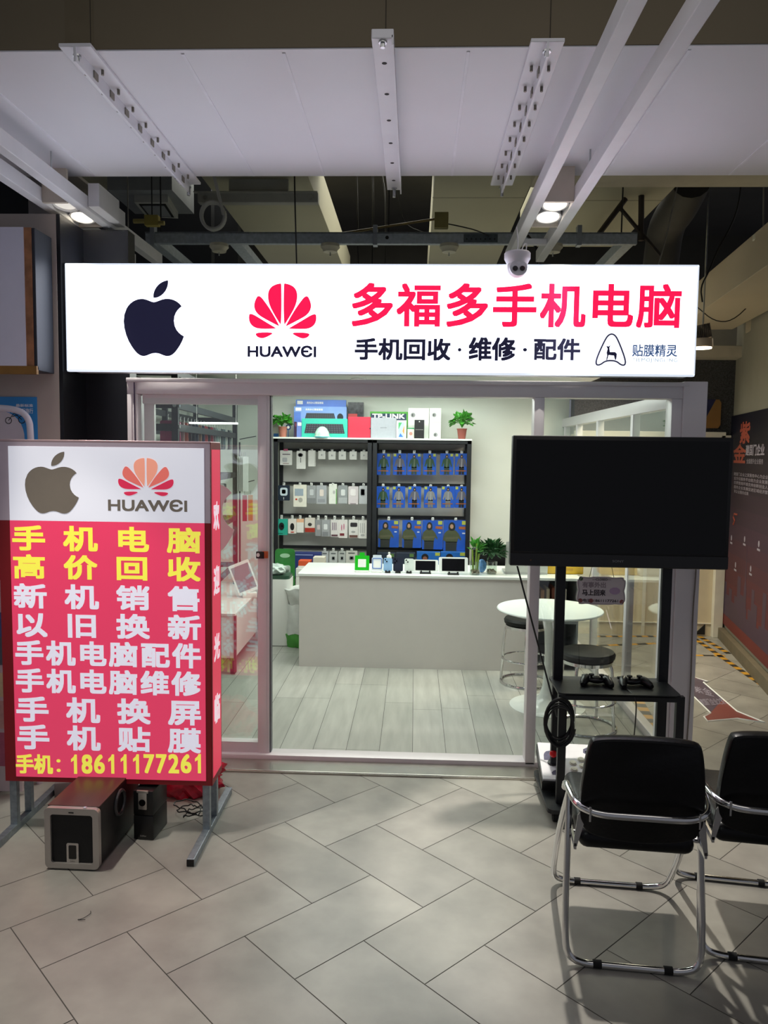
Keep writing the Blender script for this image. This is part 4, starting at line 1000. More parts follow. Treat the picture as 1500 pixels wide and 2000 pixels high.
for x in (640, 745, 850, 962, 1073): r1.append((x, 745 if x > 640 else 740, x+73, 830 if x > 640 else 825, [('plug_print', .4, .52, .4, .62, '#8a8c8e', 'e'), ('plug_print', .58, .64, .42, .6, '#9a9c9e', 'e')], None))
ordc = ['nearest the tall cartons', 'second of the five', 'third of the five', 'fourth of the five', 'nearest the blue packs']
k5 = 0
for q in r1:
    lab = q[5]
    if lab is None: lab = 'small square white charger box, %s, top row of the left rack' % ordc[k5]; k5 += 1; nm = 'charger_box'; dp = .07
    else: lab = lab+' on top row, left rack'; nm = 'accessory_pack'; dp = .03
    hk1.append(hang(nm, Z5(*q[:4]), W_, q[4], lab, 'package', 'accessories on the left display rack', dp, zr[0]))
r2 = [(228, 1095, 345, 1250, '#1c2a3a', [('white_square', .17, .82, .32, .85, '#c4d4dc', 'r'), ('inner_square', .32, .66, .45, .72, W_, 'r'), ('stem', .46, .52, .06, .22, W_, 'q')], 'dark blue pack with a white square'),
      (385, 1088, 520, 1315, '#e2dfd2', [('pattern_print', .1, .75, .50, .82, '#9aa8b4', 'q'), ('red_dot', .14, .3, .30, .38, '#c03a20', 'e'), ('grey_dots', .38, .7, .2, .42, '#aaa8a0', 'e')], 'cream pack with a red dot'),
      (525, 1095, 615, 1280, G_, [('window', .3, .75, .45, .78, '#c4c8ca', 'r'), ('band', .05, .95, .0, .3, '#7f8284', 'q')], 'mid-grey pack with pale window, first grey one'),
      (620, 1095, 725, 1285, '#a8abb0', [('window', .33, .72, .42, .78, '#e0d4cc', 'r'), ('slant', .15, .85, .1, .26, '#94979c', 'q')], 'grey pack with a pinkish window'),
      (750, 1080, 830, 1285, '#e4e6de', [('green_edge', .9, 1.0, .0, .75, '#5aa04a', 'q'), ('earphone_print', .5, .8, .5, .68, '#b8b8b6', 'e')], 'narrow white pack with a green edge'),
      (845, 1095, 940, 1285, '#94999c', [('window', .3, .75, .45, .78, '#dadedd', 'r'), ('lower_band', .02, .98, .03, .34, '#aeb2b4', 'q')], 'grey pack with a white window beside the green-edged one'),
      (950, 1105, 1050, 1290, '#d6cdd0', [('window', .2, .75, .48, .85, '#ece6e6', 'r'), ('dark_line', .2, .8, .02, .05, '#5a5054', 'q')], 'pale pink pack'),
      (1060, 1100, 1150, 1285, '#c0c4c8', [('window_frame', .15, .65, .45, .85, '#8a8e92', 'r'), ('window', .2, .6, .49, .81, '#dcdedd', 'r')], 'pale grey pack with framed window next to the upright')]
for x0, y0, x1, y1, c, pr, lab in r2: hk1.append(hang('accessory_pack', Z5(x0, y0, x1, y1), c, pr, lab+' on second row, left rack', 'package', 'accessories on the left display rack', .025, zr[1]))
r3 = [(200, 1440, 325, 1605, '#2aa892', [('mouse_print', .28, .72, .3, .78, '#17191c', 'e'), ('mouse_shine', .5, .64, .5, .62, '#aab4b4', 'e'), ('dark_strip', .15, .6, .08, .12, '#1a6a5e', 'q')], 'teal pack holding a black mouse'),
      (330, 1440, 415, 1590, '#e4ddd4', [('mouse_print', .25, .75, .22, .72, '#141416', 'e'), ('red_mark', .3, .75, .06, .14, '#b83a2a', 'e')], 'white pack with a black oval mouse'),
      (418, 1440, 490, 1580, '#e9b590', [('white_card', .0, 1.0, .0, .75, '#e6e4de', 'q')], 'white pack with an orange top'),
      (503, 1430, 605, 1575, '#d9d2c8', [('red_band', .0, 1.0, .0, .3, '#a83222', 'q'), ('dark_print', .3, .7, .42, .66, '#3a3634', 'e')], 'white and red pack with a dark print'),
      (610, 1450, 670, 1615, '#8f9194', [('window', .3, .8, .4, .7, '#c8bcbc', 'r')], 'narrow grey pack beside the red-banded one'),
      (675, 1450, 760, 1620, '#9fa2a6', [('window', .25, .7, .42, .75, '#dcdfe0', 'r'), ('slant', .1, .8, .05, .28, '#83868a', 'q')], 'grey pack with a white window'),
      (768, 1450, 848, 1625, '#dcd8d6', [('cable_print', .2, .28, .4, .85, '#6a4a6a', 'q'), ('cable_print', .42, .5, .4, .85, '#6a4a6a', 'q'), ('cable_print', .64, .72, .4, .85, '#6a4a6a', 'q'), ('dark_band', .1, .9, .04, .14, '#5a3a44', 'q')], 'white pack with three purple cables'),
      (848, 1450, 940, 1635, '#e2ddda', [('pink_cable', .3, .42, .4, .75, '#c46a8a', 'e'), ('pink_cable', .55, .66, .45, .8, '#c46a8a', 'e'), ('red_label', .15, .65, .12, .26, '#7a3038', 'q')], 'white pack with a pink cable'),
      (955, 1450, 1050, 1635, '#e0dedb', [('dark_block', .15, .9, .62, .85, '#2c2a30', 'r'), ('brown_band', .05, .95, .02, .16, '#6a4a42', 'q'), ('cord', .25, .7, .28, .4, '#a8a8a8', 'e')], 'white pack with a black power bank'),
      (1053, 1455, 1145, 1640, '#e8e8e4', [('cable_print', .2, .25, .3, .85, '#8c8c90', 'q'), ('cable_print', .42, .47, .3, .85, '#8c8c90', 'q'), ('cable_print', .62, .67, .3, .85, '#8c8c90', 'q'), ('plug', .25, .7, .12, .24, '#b8b8b8', 'e')], 'white pack with grey straight cables next to the upright')]
for x0, y0, x1, y1, c, pr, lab in r3: hk1.append(hang('accessory_pack', Z5(x0, y0, x1, y1), c, pr, lab+' on third row, left rack', 'package', 'accessories on the left display rack', .025, zr[2]))
r4 = [(670, 1775, 742, 1900, '#c4c7c8', 'first pale earphone pack on the bottom row of the left display rack'), (755, 1775, 835, 1900, '#c9ccc9', 'second pale earphone pack on the bottom row of the left display rack'),
      (848, 1775, 920, 1900, '#c0c4c0', 'third pale earphone pack on the bottom row of the left display rack'), (925, 1770, 1040, 1900, '#d4d4cc', 'wide cream pack on the bottom row, left of the green payment stand')]
for x0, y0, x1, y1, c, lab in r4: hk1.append(hang('accessory_pack', Z5(x0, y0, x1, y1), c, [('earphone_print', .3, .7, .3, .6, '#7c8082', 'r'), ('inner_print', .38, .62, .36, .54, '#d8dad8', 'r'), ('header', .2, .8, .8, .88, '#5a5e60', 'q')], lab, 'package', 'accessories on the left display rack', .03, zr[3]))
rack(rx0, mid, 'black display rack of white accessory packs on the back wall, nearer the shop entrance side', hk1)
D.objects['display_rack']['label'] = 'black display rack hung with white and grey accessory packs'

# blue packs: a printed soldier in varying clothes
bluep = M('soldier_pack_blue', '#1f52b4', .35, 0, .08, 20)
cl = {'green': ('#2c4a34', '#5a6a58', '#2a3a30'), 'check': ('#5a5a66', '#8a8a90', '#17181c'), 'grey': ('#7a7c80', '#8e9094', '#6a6c6c'), 'camo': ('#4a5038', '#5a5a44', '#2e3230')}
def soldier_pack(q, kind, label, rowz, big=False, Y=RY+.13):
    x0, x1, z0, z1 = bb(*q, Y); cx = (x0+x1)/2; w_ = x1-x0; h_ = z1-z0
    t = thing('figure_pack', label, 'package', (cx, Y, z0), 0, 'blue figure packs on the right display rack')
    b = B(); b.prism(rrect(-w_/2, w_/2, 0, h_, .006), 0, .03); b.build('pack', bluep, t, smooth=False)
    if rowz is not None: B().box(-.012, .012, .001, .003, h_-.004, max(h_+.008, rowz-z0+.012)).build('hang_tab', M('hang_tab_clear', '#cfd3d0', .3), t, smooth=False)
    c0, c1, c2 = cl[kind]; b = B(); y = -.0012
    fx = (-.15 if big else .0)*w_; s = w_*(.9 if big else 1.0)
    def P(pts, mi): b.prism([(fx+x*s, z*h_) for x, z in pts], y, 0, mi)
    if not big:
        P([(-.2, .02), (-.02, .02), (.0, .25), (.03, .02), (.2, .02), (.18, .38), (-.18, .38)], 2)
        P([(-.2, .33), (.2, .33), (.22, .55), (.34, .36), (.40, .42), (.28, .70), (.14, .78), (-.14, .78), (-.28, .70), (-.40, .42), (-.33, .36), (-.22, .55)], 0)
        y = -.0016; P([(-.05, .36), (.05, .36), (.07, .74), (-.02, .76)], 1)
        P(chaikin([(-.1, .78), (.1, .78), (.11, .9), (.0, .96), (-.11, .9)], 2), 4); y = -.002; P(ell(.0, .85, .05, .035, 12), 3)
        P([(-.42, .17), (.36, .17), (.36, .21), (-.42, .21)], 5)
    else:
        P([(-.28, .0), (.22, .0), (.24, .3), (-.28, .3)], 2)
        P([(-.28, .28), (.24, .28), (.3, .42), (.42, .34), (.44, .40), (.30, .58), (.16, .68), (-.18, .68), (-.34, .58), (-.40, .36), (-.32, .32)], 0)
        y = -.0016; P([(-.3, .36), (.3, .40), (.3, .46), (-.3, .44)], 1)
        P(chaikin([(-.17, .66), (.15, .66), (.15, .88), (.0, .96), (-.15, .88)], 2), 4); y = -.002; P(ell(-.01, .80, .08, .075, 14), 3)
        b.prism([(.14*w_, .72*h_), (.46*w_, .70*h_), (.47*w_, .80*h_), (.14*w_, .80*h_)], -.0016, 0, 5)
        b.prism([(.28*w_, .56*h_), (.40*w_, .56*h_), (.40*w_, .60*h_), (.28*w_, .60*h_)], -.0016, 0, 6)
    b.build('printed_figure', [pm(c0), pm(c1), pm(c2), pm('#b08a72'), pm('#22241f'), pm('#9a5a34'), pm('#c8d0dc')], t, smooth=False)
    tx = .46 if (big or kind == 'green') else -.26
    b = B(); b.box((tx-.2)*w_, tx*w_, -.0012, 0, h_*.86, h_*.985); b.build('yellow_tag', M('tag_yellow', '#a8b04a', .4), t, smooth=False)
    return (cx, rowz)
row1 = [(82, 212, 'green'), (238, 368, 'check'), (378, 510, 'green'), (532, 660, 'green'), (697, 828, 'green'), (842, 972, 'check')]
row2 = [(78, 203, 'green'), (232, 357, 'grey'), (384, 512, 'check'), (540, 668, 'grey'), (710, 840, 'grey'), (842, 970, 'check')]
kn = {'green': 'a green-jacketed', 'check': 'a checked-shirted', 'grey': 'a grey-clad'}
for rn, row, y0, y1, rz_ in (('top', row1, 728, 938, zr[0]), ('second', row2, 1050, 1260, zr[1])):
    for k, (x0, x1, kd) in enumerate(row):
        hk2.append(soldier_pack(Z6(x0, y0, x1, y1), kd, 'blue pack with %s figure, %s from left on %s row' % (kn[kd], ORD[k], rn), rz_))
for k, (x0, x1, y1) in enumerate(((95, 295, 1645), (328, 515, 1650), (523, 725, 1665), (730, 965, 1680))):
    hk2.append(soldier_pack(Z6(x0, 1382, x1, y1), 'camo', 'large blue pack with a camouflaged figure, %s from the left on the third row' % ORD[k], zr[2], True))
for k, (x0, x1) in enumerate(((470, 700), (705, 945))):
    t = thing('figure_box', ('blue box with a dark-haired head print behind the smaller tablet', 'blue box with a head print behind the larger tablet')[k], 'box', ((lambda a: (a[0]+a[1])/2)(bb(*Z6(x0, 1690, x1, 1780), RY+.06)), RY+.06, .52), 0, 'blue boxes on the lower shelf of the right rack')
    x0_, x1_, z0_, z1_ = bb(*Z6(x0, 1690, x1, 1780), RY+.06); w_ = x1_-x0_; h_ = z1_-.52
    B().box(-w_/2, w_/2, 0, .06, 0, h_, bev=.002).build('box', M('box_blue_bright', '#2466b8', .35, 0, .08, 20), t, smooth=False)
    b = B(); b.prism(ell(-.15*w_, h_*.80, .15*w_, h_*.13), -.001, 0); b.build('hair_print', pm('#1c1a1c'), t, smooth=False); b = B(); b.prism(ell(-.15*w_, h_*.72, .10*w_, h_*.11), -.0016, 0); b.build('face_print', pm('#8a5a48'), t, smooth=False)
    B().box(.28*w_, .48*w_, -.001, 0, h_*.86, h_*.98).build('yellow_tag', M('tag_yellow', '#a8b04a', .4), t, smooth=False)
for k, (x0, x1) in enumerate(((80, 262), (270, 455))):
    x0_, x1_, z0_, z1_ = bb(*Z6(x0, 1700, x1, 1780), RY+.08); w_ = x1_-x0_; h_ = z1_-.52
    t = thing('figure_box', ('dark slate box on the lower shelf behind the light blue phone', 'dark slate box on the lower shelf behind the white phone')[k], 'box', ((x0_+x1_)/2, RY+.08, .52), 0, 'dark boxes on the lower shelf of the right rack')
    B().box(-w_/2, w_/2, 0, .08, 0, h_, bev=.002).build('box', pm('#2a3444'), t, smooth=False); B().box(.2*w_, .42*w_, -.001, 0, h_*.84, h_*.97).build('green_tag', M('tag_green', '#5a7a44', .4), t, smooth=False)
r_ = rack(mid, rx1, 'black display rack hung with blue figure packs', hk2)
x0_, x1_, z0_, z1_ = bb(*Z5(390, 1790, 665, 1900), RY+.02)
t = thing('keyboard_box', 'dark blue keyboard box lying low in the left display rack', 'box', ((x0_+x1_)/2, RY+.03, .52))
B().box(-(x1_-x0_)/2, (x1_-x0_)/2, 0, .1, 0, z1_-.52, bev=.002).build('box', pm('#2c3a78'), t, smooth=False); B().box(-(x1_-x0_)*.45, (x1_-x0_)*.2, -.001, 0, z1_-.545, z1_-.535).build('pale_print', pm('#8c98c8'), t, smooth=False)

# boxes along the top of the racks
ZT = zt_+.012
def topbox(nm, q, Y, dp, col, label, cat='box', z=None, grp='boxes on top of the display racks'):
    x0, x1, z0, z1 = bb(*q, Y); zb = ZT if z is None else z; w_ = x1-x0; h_ = z1-zb
    t = thing(nm, label, cat, ((x0+x1)/2, Y, zb), 0, grp)
    B().box(-w_/2, w_/2, 0, dp, 0, h_, bev=.0015).build('box', col if not isinstance(col, str) else pm(col), t, smooth=False)
    return t, w_, h_
def keyb(t, x0, x1, z0, z1, sl, mouse=None):
    b = B(); b.prism([(x0, z0), (x1, z0), (x1-sl, z1), (x0+sl, z1)], -.0012, 0); o = b.build('keyboard_print', pm('#23252c'), t, smooth=False)
    b = B(); rows = 5
    for r in range(rows):
        zz = z0+(z1-z0)*(r+.2)/rows; ins = sl*(r+.5)/rows+.004; n = 15; st = (x1-x0-2*ins)/n
        for k in range(n): b.box(x0+ins+st*(k+.12), x0+ins+st*(k+.88), -.0016, -.0012, zz, zz+(z1-z0)/rows*.62)
    o2 = b.build('key_grid', pm('#4a4d56'), o, smooth=False)
    if mouse:
        b = B(); b.prism(ell(mouse[0], mouse[1], mouse[2], mouse[2]*1.25), -.0012, 0); b.build('mouse_print', pm('#1c1d22'), t, smooth=False)
kb = M('keybox_blue', '#5a7fd0', .4, 0, .10, 6); kb2 = M('keybox_blue_pale', '#7fa0dc', .4, 0, .10, 6)
t, w_, h_ = topbox('keyboard_box', Z5(408, 215, 925, 580), RY+.20, .04, kb, 'tall blue keyboard box at the back, topmost edge showing above the others')
B().box(-w_*.47, -w_*.36, -.001, 0, h_*.88, h_*.97).build('brand_patch', paper, t, smooth=False)
text('lettering', '商务办公键鼠套装', -w_*.28, w_*.05, h_*.89, h_*.95, -.001, paper, t, bold=.02)
t, w_, h_ = topbox('keyboard_box', Z5(390, 285, 930, 580), RY+.14, .05, kb2, 'pale blue keyboard box with keyboard and mouse picture on the rack top')
B().box(-w_*.47, -w_*.36, -.001, 0, h_*.86, h_*.96).build('brand_patch', paper, t, smooth=False)
text('lettering', '商务办公键鼠套装', -w_*.28, w_*.05, h_*.87, h_*.94, -.001, paper, t, bold=.02)
keyb(t, -w_*.30, w_*.30, h_*.55, h_*.79, .02, (w_*.38, h_*.66, .03)); B().box(-w_*.5, -w_*.37, -.0006, 0, 0, h_*.82).build('side_print', kb, t, smooth=False)
t, w_, h_ = topbox('keyboard_box', Z5(470, 408, 940, 580), RY+.07, .05, '#35b8a2', 'teal keyboard box with black keyboard picture in front of the blue boxes')
keyb(t, -w_*.44, w_*.44, h_*.22, h_*.72, .018)
t, w_, h_ = topbox('small_box', Z5(392, 440, 445, 580), RY+.09, .05, '#3a2440', 'dark purple box edge at the left of the keyboard boxes'); B().box(-w_*.3, w_*.3, -.001, 0, h_*.7, h_*.9).build('print_patch', pm('#7a3a4a'), t, smooth=False)
t, w_, h_ = topbox('small_box', Z5(418, 440, 472, 580), RY+.08, .04, '#6a7fc0', 'small blue box with white patch beside the teal keyboard box'); B().box(-w_*.3, w_*.4, -.001, 0, h_*.74, h_*.95).build('white_patch', paper, t, smooth=False)
x0_, x1_, z0_, z1_ = bb(*Z5(627, 500, 733, 582), RY+.03)
t = thing('figurine', 'small pale green dome ornament in front of the teal keyboard box', 'ornament', ((x0_+x1_)/2, RY+.03, ZT)); b = B(); b.lathe([(0, 0), (.075, 0), (.078, .012), (.07, .018), (.066, .05), (.045, .085), (.02, .102), (0, .105)]); b.build('dome', M('dome_green', '#b4d4c0', .2, 0, .25, 30), t); b = B(); b.lathe([(0, -.001), (.08, -.001), (.08, .008), (0, .008)]); b.build('base', M('dome_base', '#5aa8b4', .4), t)
t, w_, h_ = topbox('bagged_box', Z5(945, 240, 1105, 585), RY+.18, .08, M('bagged_black', '#3a3c40', .15, 0, .6, 30), 'box wrapped in shiny black plastic behind the red box'); B().box(-w_*.48, w_*.1, -.001, 0, h_*.55, h_*.68).build('red_print', pm('#a83a3a'), t, smooth=False)
t, w_, h_ = topbox('red_box', Z5(945, 390, 1178, 585), RY+.08, .08, '#c42c44', 'plain red box between the teal keyboard box and the silver laptop box'); B().cyl((w_*.48, -.001, h_*.45), (w_*.48, .001, h_*.45), .006).build('clasp', ink, t)
t, w_, h_ = topbox('router_box', Z6(12, 320, 382, 565), RY+.16, .08, '#4a9a34', 'green and navy router box with large white letters behind the silver box')
B().box(-w_*.48, w_*.46, -.001, 0, h_*.05, h_*.93).build('navy_panel', pm('#20344e'), t, smooth=False); text('lettering', 'TP-LINK', -w_*.44, w_*.42, h_*.74, h_*.92, -.0016, paper, t, bold=.035)
t, w_, h_ = topbox('laptop_box', Z6(22, 380, 270, 565), RY+.07, .06, '#a0a4ac', 'silver-grey flat box with a small dark word on the rack top'); text('lettering', 'HUAWEI', -w_*.12, w_*.12, h_*.50, h_*.535, -.001, ink, t)
t, w_, h_ = topbox('phone_box', Z6(272, 405, 368, 565), RY+.05, .05, '#e6e6e0', 'white phone box with colourful screen picture on the rack top')
b = B(); b.prism(rrect(-w_*.32, w_*.32, h_*.06, h_*.9, .01), -.001, 0); o = b.build('phone_print', pm('#a8d0c8'), t, smooth=False); b = B(); b.prism([(-w_*.3, h_*.5), (w_*.05, h_*.88), (-w_*.3, h_*.88)], -.0016, -.001); b.prism([(w_*.1, h_*.4), (w_*.3, h_*.2), (w_*.3, h_*.75)], -.0016, -.001, 1); b.prism([(-w_*.28, h_*.08), (w_*.2, h_*.08), (-w_*.1, h_*.3)], -.0016, -.001, 2); b.build('wallpaper_print', [pm('#4aa060'), pm('#e08a4a'), pm('#3a6ac0')], t, smooth=False)
t, w_, h_ = topbox('small_box', Z6(378, 475, 445, 565), RY+.07, .05, '#d8dcc8', 'small cream box with green lid beside the black phone box'); B().box(-w_*.5, w_*.5, -.001, 0, h_*.86, h_*.98).build('green_band', pm('#4a9a6a'), t, smooth=False); b = B(); b.prism(ell(0, h_*.45, w_*.25, h_*.16), -.001, 0); b.build('brown_print', pm('#b8847a'), t, smooth=False)
t, w_, h_ = topbox('phone_box', Z6(447, 400, 543, 565), RY+.04, .06, '#141416', 'upright black phone box in front of the white boxes'); B().box(-w_*.4, w_*.4, -.001, 0, h_*.47, h_*.49).build('grey_line', pm('#8a8a86'), t, smooth=False); B().box(-w_*.05, w_*.05, -.001, 0, h_*.88, h_*.93).build('white_mark', paper, t, smooth=False)
def fanprint(t, x, z, r):
    b = B(); b.prism(ell(x, z, r, r), -.0012, 0); b.build('round_print', pm('#8a8c8c'), t, smooth=False); b = B(); b.prism(ell(x-r*.2, z, r*.35, r*.6), -.0018, -.0012); b.build('dark_print', pm('#4a4c4c'), t, smooth=False)
wbx = M('white_big_box', '#dde2da', .5, 0, .01)
t, w_, h_ = topbox('white_box', Z6(385, 285, 590, 565), RY+.15, .1, wbx, 'large white box with a round print behind the black phone box'); fanprint(t, -w_*.27, h_*.77, .022)
t, w_, h_ = topbox('white_box', Z6(592, 422, 705, 565), RY+.13, .1, wbx, 'lower white box of the stacked pair beside the right-hand plant'); fanprint(t, w_*.05, h_*.25, .02); zz = ZT+h_
t, w_, h_ = topbox('white_box', Z6(595, 285, 708, 421), RY+.13, .1, wbx, 'upper white box of the stacked pair beside the right-hand plant', z=zz+.001); fanprint(t, -w_*.1, h_*.5, .02)
pot_plant(552.5, 850, RY+.08, .085, .10, ZT, (70, .085, .04, .05, -.01), 'potted green plant at the left end of the rack top', '#a86a58')
pot_plant(902, 852, RY+.08, .092, .10, ZT, (70, .095, .055, .055, .0), 'potted green plant at the right end of the rack top', '#8a4a40')
t, w_, h_ = topbox('small_box', Z5(168, 405, 232, 580), RY+.17, .03, '#b9bcae', 'greyish upright box behind the left potted plant'); B().box(-w_*.3, w_*.5, -.001, 0, 0, h_*.2).build('blue_print', pm('#2a68a8'), t, smooth=False)
x0_, x1_, z0_, z1_ = bb(*Z5(205, 340, 345, 420), RY+.26)
t = thing('blue_ring', 'round dark blue and white tag between left plant and keyboard boxes', 'tag', (pY(563, 833, RY+.07).x, RY+.07, ZT+.0)); b = B(); b.prism(ell(0, .095, .026, .028), 0, .006); b.build('disc', pm('#2a3f6a'), t, smooth=False); b = B(); b.prism(ell(0, .095, .013, .014), -.001, 0); b.build('white_centre', paper, t, smooth=False); B().box(-.004, .004, .001, .005, 0, .07).build('stick', pm('#2a3f6a'), t, smooth=False)

# ------------------------------------------------------------------ rack of phone cases behind the left glass
A0 = Vector((-1.49, .62, 0)); Ld = 2.33; ca = R(4.3)
cr = thing('case_rack', 'tall black metal rack of hanging phone cases behind the left glass', 'rack', A0, ca)
def post(y, x): B().box(x-.02, x+.02, y-.02, y+.02, 0, 2.3, bev=.002).build('upright', black_metal, cr, smooth=False)
for y in (0, Ld):
    for x in (0, -.36): post(y, x)
post(1.2, -.36)
for z in (2.2, 2.0, 1.86, 1.5, 1.1, .66):
    b = B(); b.box(-.012, .012, 0, Ld, z-.022, z+.022); b.box(-.372, -.348, 0, Ld, z-.022, z+.022); b.build('side_beam', black_metal, cr, smooth=False) if False else B().box(-.012, .012, 0, Ld, z-.022, z+.022).build('side_beam', black_metal, cr, smooth=False)
    B().box(-.372, -.348, 0, Ld, z-.022, z+.022).build('side_beam', black_metal, cr, smooth=False)
    for y in (0, Ld): B().box(-.36, 0, y-.012, y+.012, z-.022, z+.022).build('end_beam', black_metal, cr, smooth=False)
b = B()
for z in (1.995, 2.205, 1.865): b.cyl((.012, 0, z), (.028, 0, z), .012, seg=10); 
for z in (1.995, 2.205): b.cyl((0, -.012, z), (0, -.03, z), .012, seg=10)
b.build('bolt', steel, cr)
b = B(); b.box(-.36, 0, .02, Ld, 2.21, 2.222); b.build('top_board', M('rack_top', '#dfe4dc', .4, 0, .01), cr, smooth=False)
cols = ['#b8346a', '#c83a74', '#a89a98', '#b85a48', '#34363c', '#2c2e36', '#3a4050', '#8a6a58', '#26324e', '#b04a4a', '#2a2a30', '#9a3a48', '#7a7c80', '#8ca0a0', '#b0b8b4', '#50585c', '#6a7a80', '#c0c4c0', '#3c4448', '#8a9494']
ly = Matrix.Rotation(ca, 3, 'Z')
cn = ['bright pink', 'deep pink', 'grey-beige', 'brick red', 'dark grey', 'charcoal', 'slate blue', 'brown', 'navy', 'red', 'black', 'crimson', 'mid-grey', 'sea grey', 'pale grey', 'graphite', 'steel blue', 'whitish', 'dark slate', 'grey-green']
def hangcase(x, y, z, k, label, grp, w_=.10, h_=.20):
    p = A0 + ly @ Vector((x, y, 0)); t = thing('phone_case', label, 'phone case', (p.x, p.y, z), ca, grp)
    c = cols[k % 20]
    b = B(); b.prism(rrect(-w_/2, w_/2, -h_, -.025, .012), -.006, .006); b.build('case', M('case_'+c, c, .25, 0, .1, 20), t)
    b = B(); b.tube([(0, 0, -.028), (0, 0, .008), (0, .012, .014)], .003, 6); b.build('hanger', M('case_hanger', '#c8cccc', .3), t)
for k in range(20):
    hangcase(-.06, .06+k*.113, 1.93, k, '%s phone case, %s along the upper row behind the left glass' % (cn[k], ORD[k]), 'phone cases on the upper row')
for k in range(12):
    hangcase(-.10, .9+k*.113, 1.45, k+7, '%s phone case, %s along the lower row behind the left glass' % (cn[(k+7) % 20], ORD[k]), 'phone cases on the lower row')
# cable packs hanging at the far end of the case rack
for k in range(4):
    px = 470+k*5; p = pY(px, 880, 2.75)
    t = thing('cable_pack', 'white hanging cable pack, %s of four at the far end of the case rack' % ORD[k], 'package', (p.x, 2.72-.03*k, 1.70), .3, 'white cable packs beside the case rack')
    B().box(-.025, .025, -.006, .006, -.34, -.03, bev=.002).build('pack', pm('#c8ccc8'), t, smooth=False); b = B(); b.tube([(0, 0, -.03), (0, 0, .01)], .003, 6); b.build('hanger', steel, t)
for k in range(2):
    p = pY(478+9*k, 1000, 2.6)
    t = thing('earphone_pack', ('red hanging earphone pack nearer the left glass stile', 'orange hanging earphone pack next to the red one')[k], 'package', (p.x, 2.6+.05*k, 1.36), .2, 'red packs beside the case rack')
    B().box(-.02, .02, -.008, .008, -.26, -.03, bev=.002).build('pack', pm(('#8a2a30', '#a8743a')[k]), t, smooth=False); b = B(); b.tube([(0, 0, -.03), (0, 0, .01)], .003, 6); b.build('hanger', steel, t)
b = B(); p0, p1 = pY(468, 858, 2.9), pY(500, 852, 2.9); b.tube([p0, p1], .004, 6); b.tube([pY(466, 946, 2.9), pY(497, 938, 2.9)], .004, 6); b.tube([(p0.x-.0, 2.9, .5), (p0.x-.0, 2.9, 1.80)], .008, 6); tag(b.build('hook_stand', black_metal), 'black wire hook stand at the far end of the case rack', 'stand')
# low white cabinet below it
lc = thing('display_cabinet', 'low white display cabinet on dark legs behind the left glass', 'cabinet', (-1.60, 1.62, 0), R(1))
B().box(-.24, .24, 0, 1.35, .13, .46, bev=.004).build('body', M('cabinet_white', '#dcd8d4', .4, 0, .02), lc, smooth=False)
B().box(-.245, .245, -.005, 1.36, .46, .478, bev=.002).build('top', M('cabinet_top', '#e8e8e4', .25), lc, smooth=False)
B().box(.235, .252, -.012, .016, .02, .46).build('corner_post', M('cabinet_post', '#7a3a44', .4), lc, smooth=False)
for x in (-.22, .22):
    for y in (.03, 1.3): B().box(x-.018, x+.018, y-.018, y+.018, 0, .13).build('leg', black_metal, lc, smooth=False)
b = B(); b.lathe([(0, 0), (.016, 0), (.02, .02), (0, .024)], seg=14); b.xf(Matrix.Translation((.24, .95, .33)) @ Matrix.Rotation(R(90), 4, 'Y')); b.build('knob', M('cabinet_knob', '#8a2430', .4), lc)
t = thing('tablet', 'white-framed tablet standing tilted on the low white cabinet', 'tablet', (pY(487, 1118, 2.3).x, 2.3, .479), R(20))
rt = Matrix.Translation((0, 0, .04)) @ Matrix.Rotation(R(-20), 4, 'Y') @ Matrix.Rotation(R(-6), 4, 'X')
b = B(); b.prism(rrect(-.09, .09, 0, .27, .012), -.004, .004); b.xf(rt); b.build('frame', paper, t); b = B(); b.prism(rrect(-.076, .076, .025, .245, .002), -.005, -.004); b.xf(rt); b.build('screen', M('tablet_grey', '#8a8a92', .2), t)
B().box(-.06, .06, -.04, .06, 0, .04, bev=.003).build('stand', card_white, t)
# linear lamp on wires
ll = thing('pendant_lamp', 'thin glowing linear lamp hung on wires behind the left glass', 'lamp', (0, 0, 0))
p0, p1 = pY(370, 826, 1.1), pY(464, 825, 1.1)
b = B(); b.box(p0.x, p1.x, 1.09, 1.115, p0.z-.006, p0.z+.006, bev=.002); b.build('tube', M('lamp_tube', '#ffffff', .4, 0, 0, emit=4), ll)
for x in (p0.x+.05, p1.x-.01): B().cyl((x, 1.1, p0.z+.006), (x, 1.1, 2.35), .0018, seg=6).build('wire', M('lamp_wire', '#d8d8d4', .4), ll)

# ------------------------------------------------------------------ on the glass and on the door
x0_, x1_, z0_, z1_ = bb(312, 900, 458, 1081, .03)
ap = apple(x0_, x1_, z0_, z1_, .030, None, M('sticker_sign_glow', '#e2c6cc', .4, 0, .02), 'window_sticker', t=.0012); tag(ap, 'apple-shaped sticker with painted-in red glow on the left glass, half hidden by the standing sign', 'sticker')  # white sticker, its pink tint stands in for the red sign's light
lk = thing('door_lock', 'small black and orange strap lock on the sliding door stile', 'lock', (pY(512, 1085, .0).x, .018, pY(512, 1085, 0).z))
B().box(-.035, .01, -.014, .006, -.018, .02, bev=.003).build('body', black_plastic, lk); B().box(.0, .03, -.012, .0, -.016, .022, bev=.002).build('orange_strap', M('strap_orange', '#b8562a', .5), lk); b = B(); b.prism(ell(-.023, .002, .009, .011), -.0155, -.014); b.build('white_tag', paper, lk, smooth=False)
x0_, x1_, z0_, z1_ = bb(1126, 1126, 1222, 1181, .035)
cw, chh = (x1_-x0_)/2, z1_-z0_
cg = thing('closed_sign', 'small scalloped sign hung on the glass below the television', 'sign', ((x0_+x1_)/2, .035, z0_), R(0))
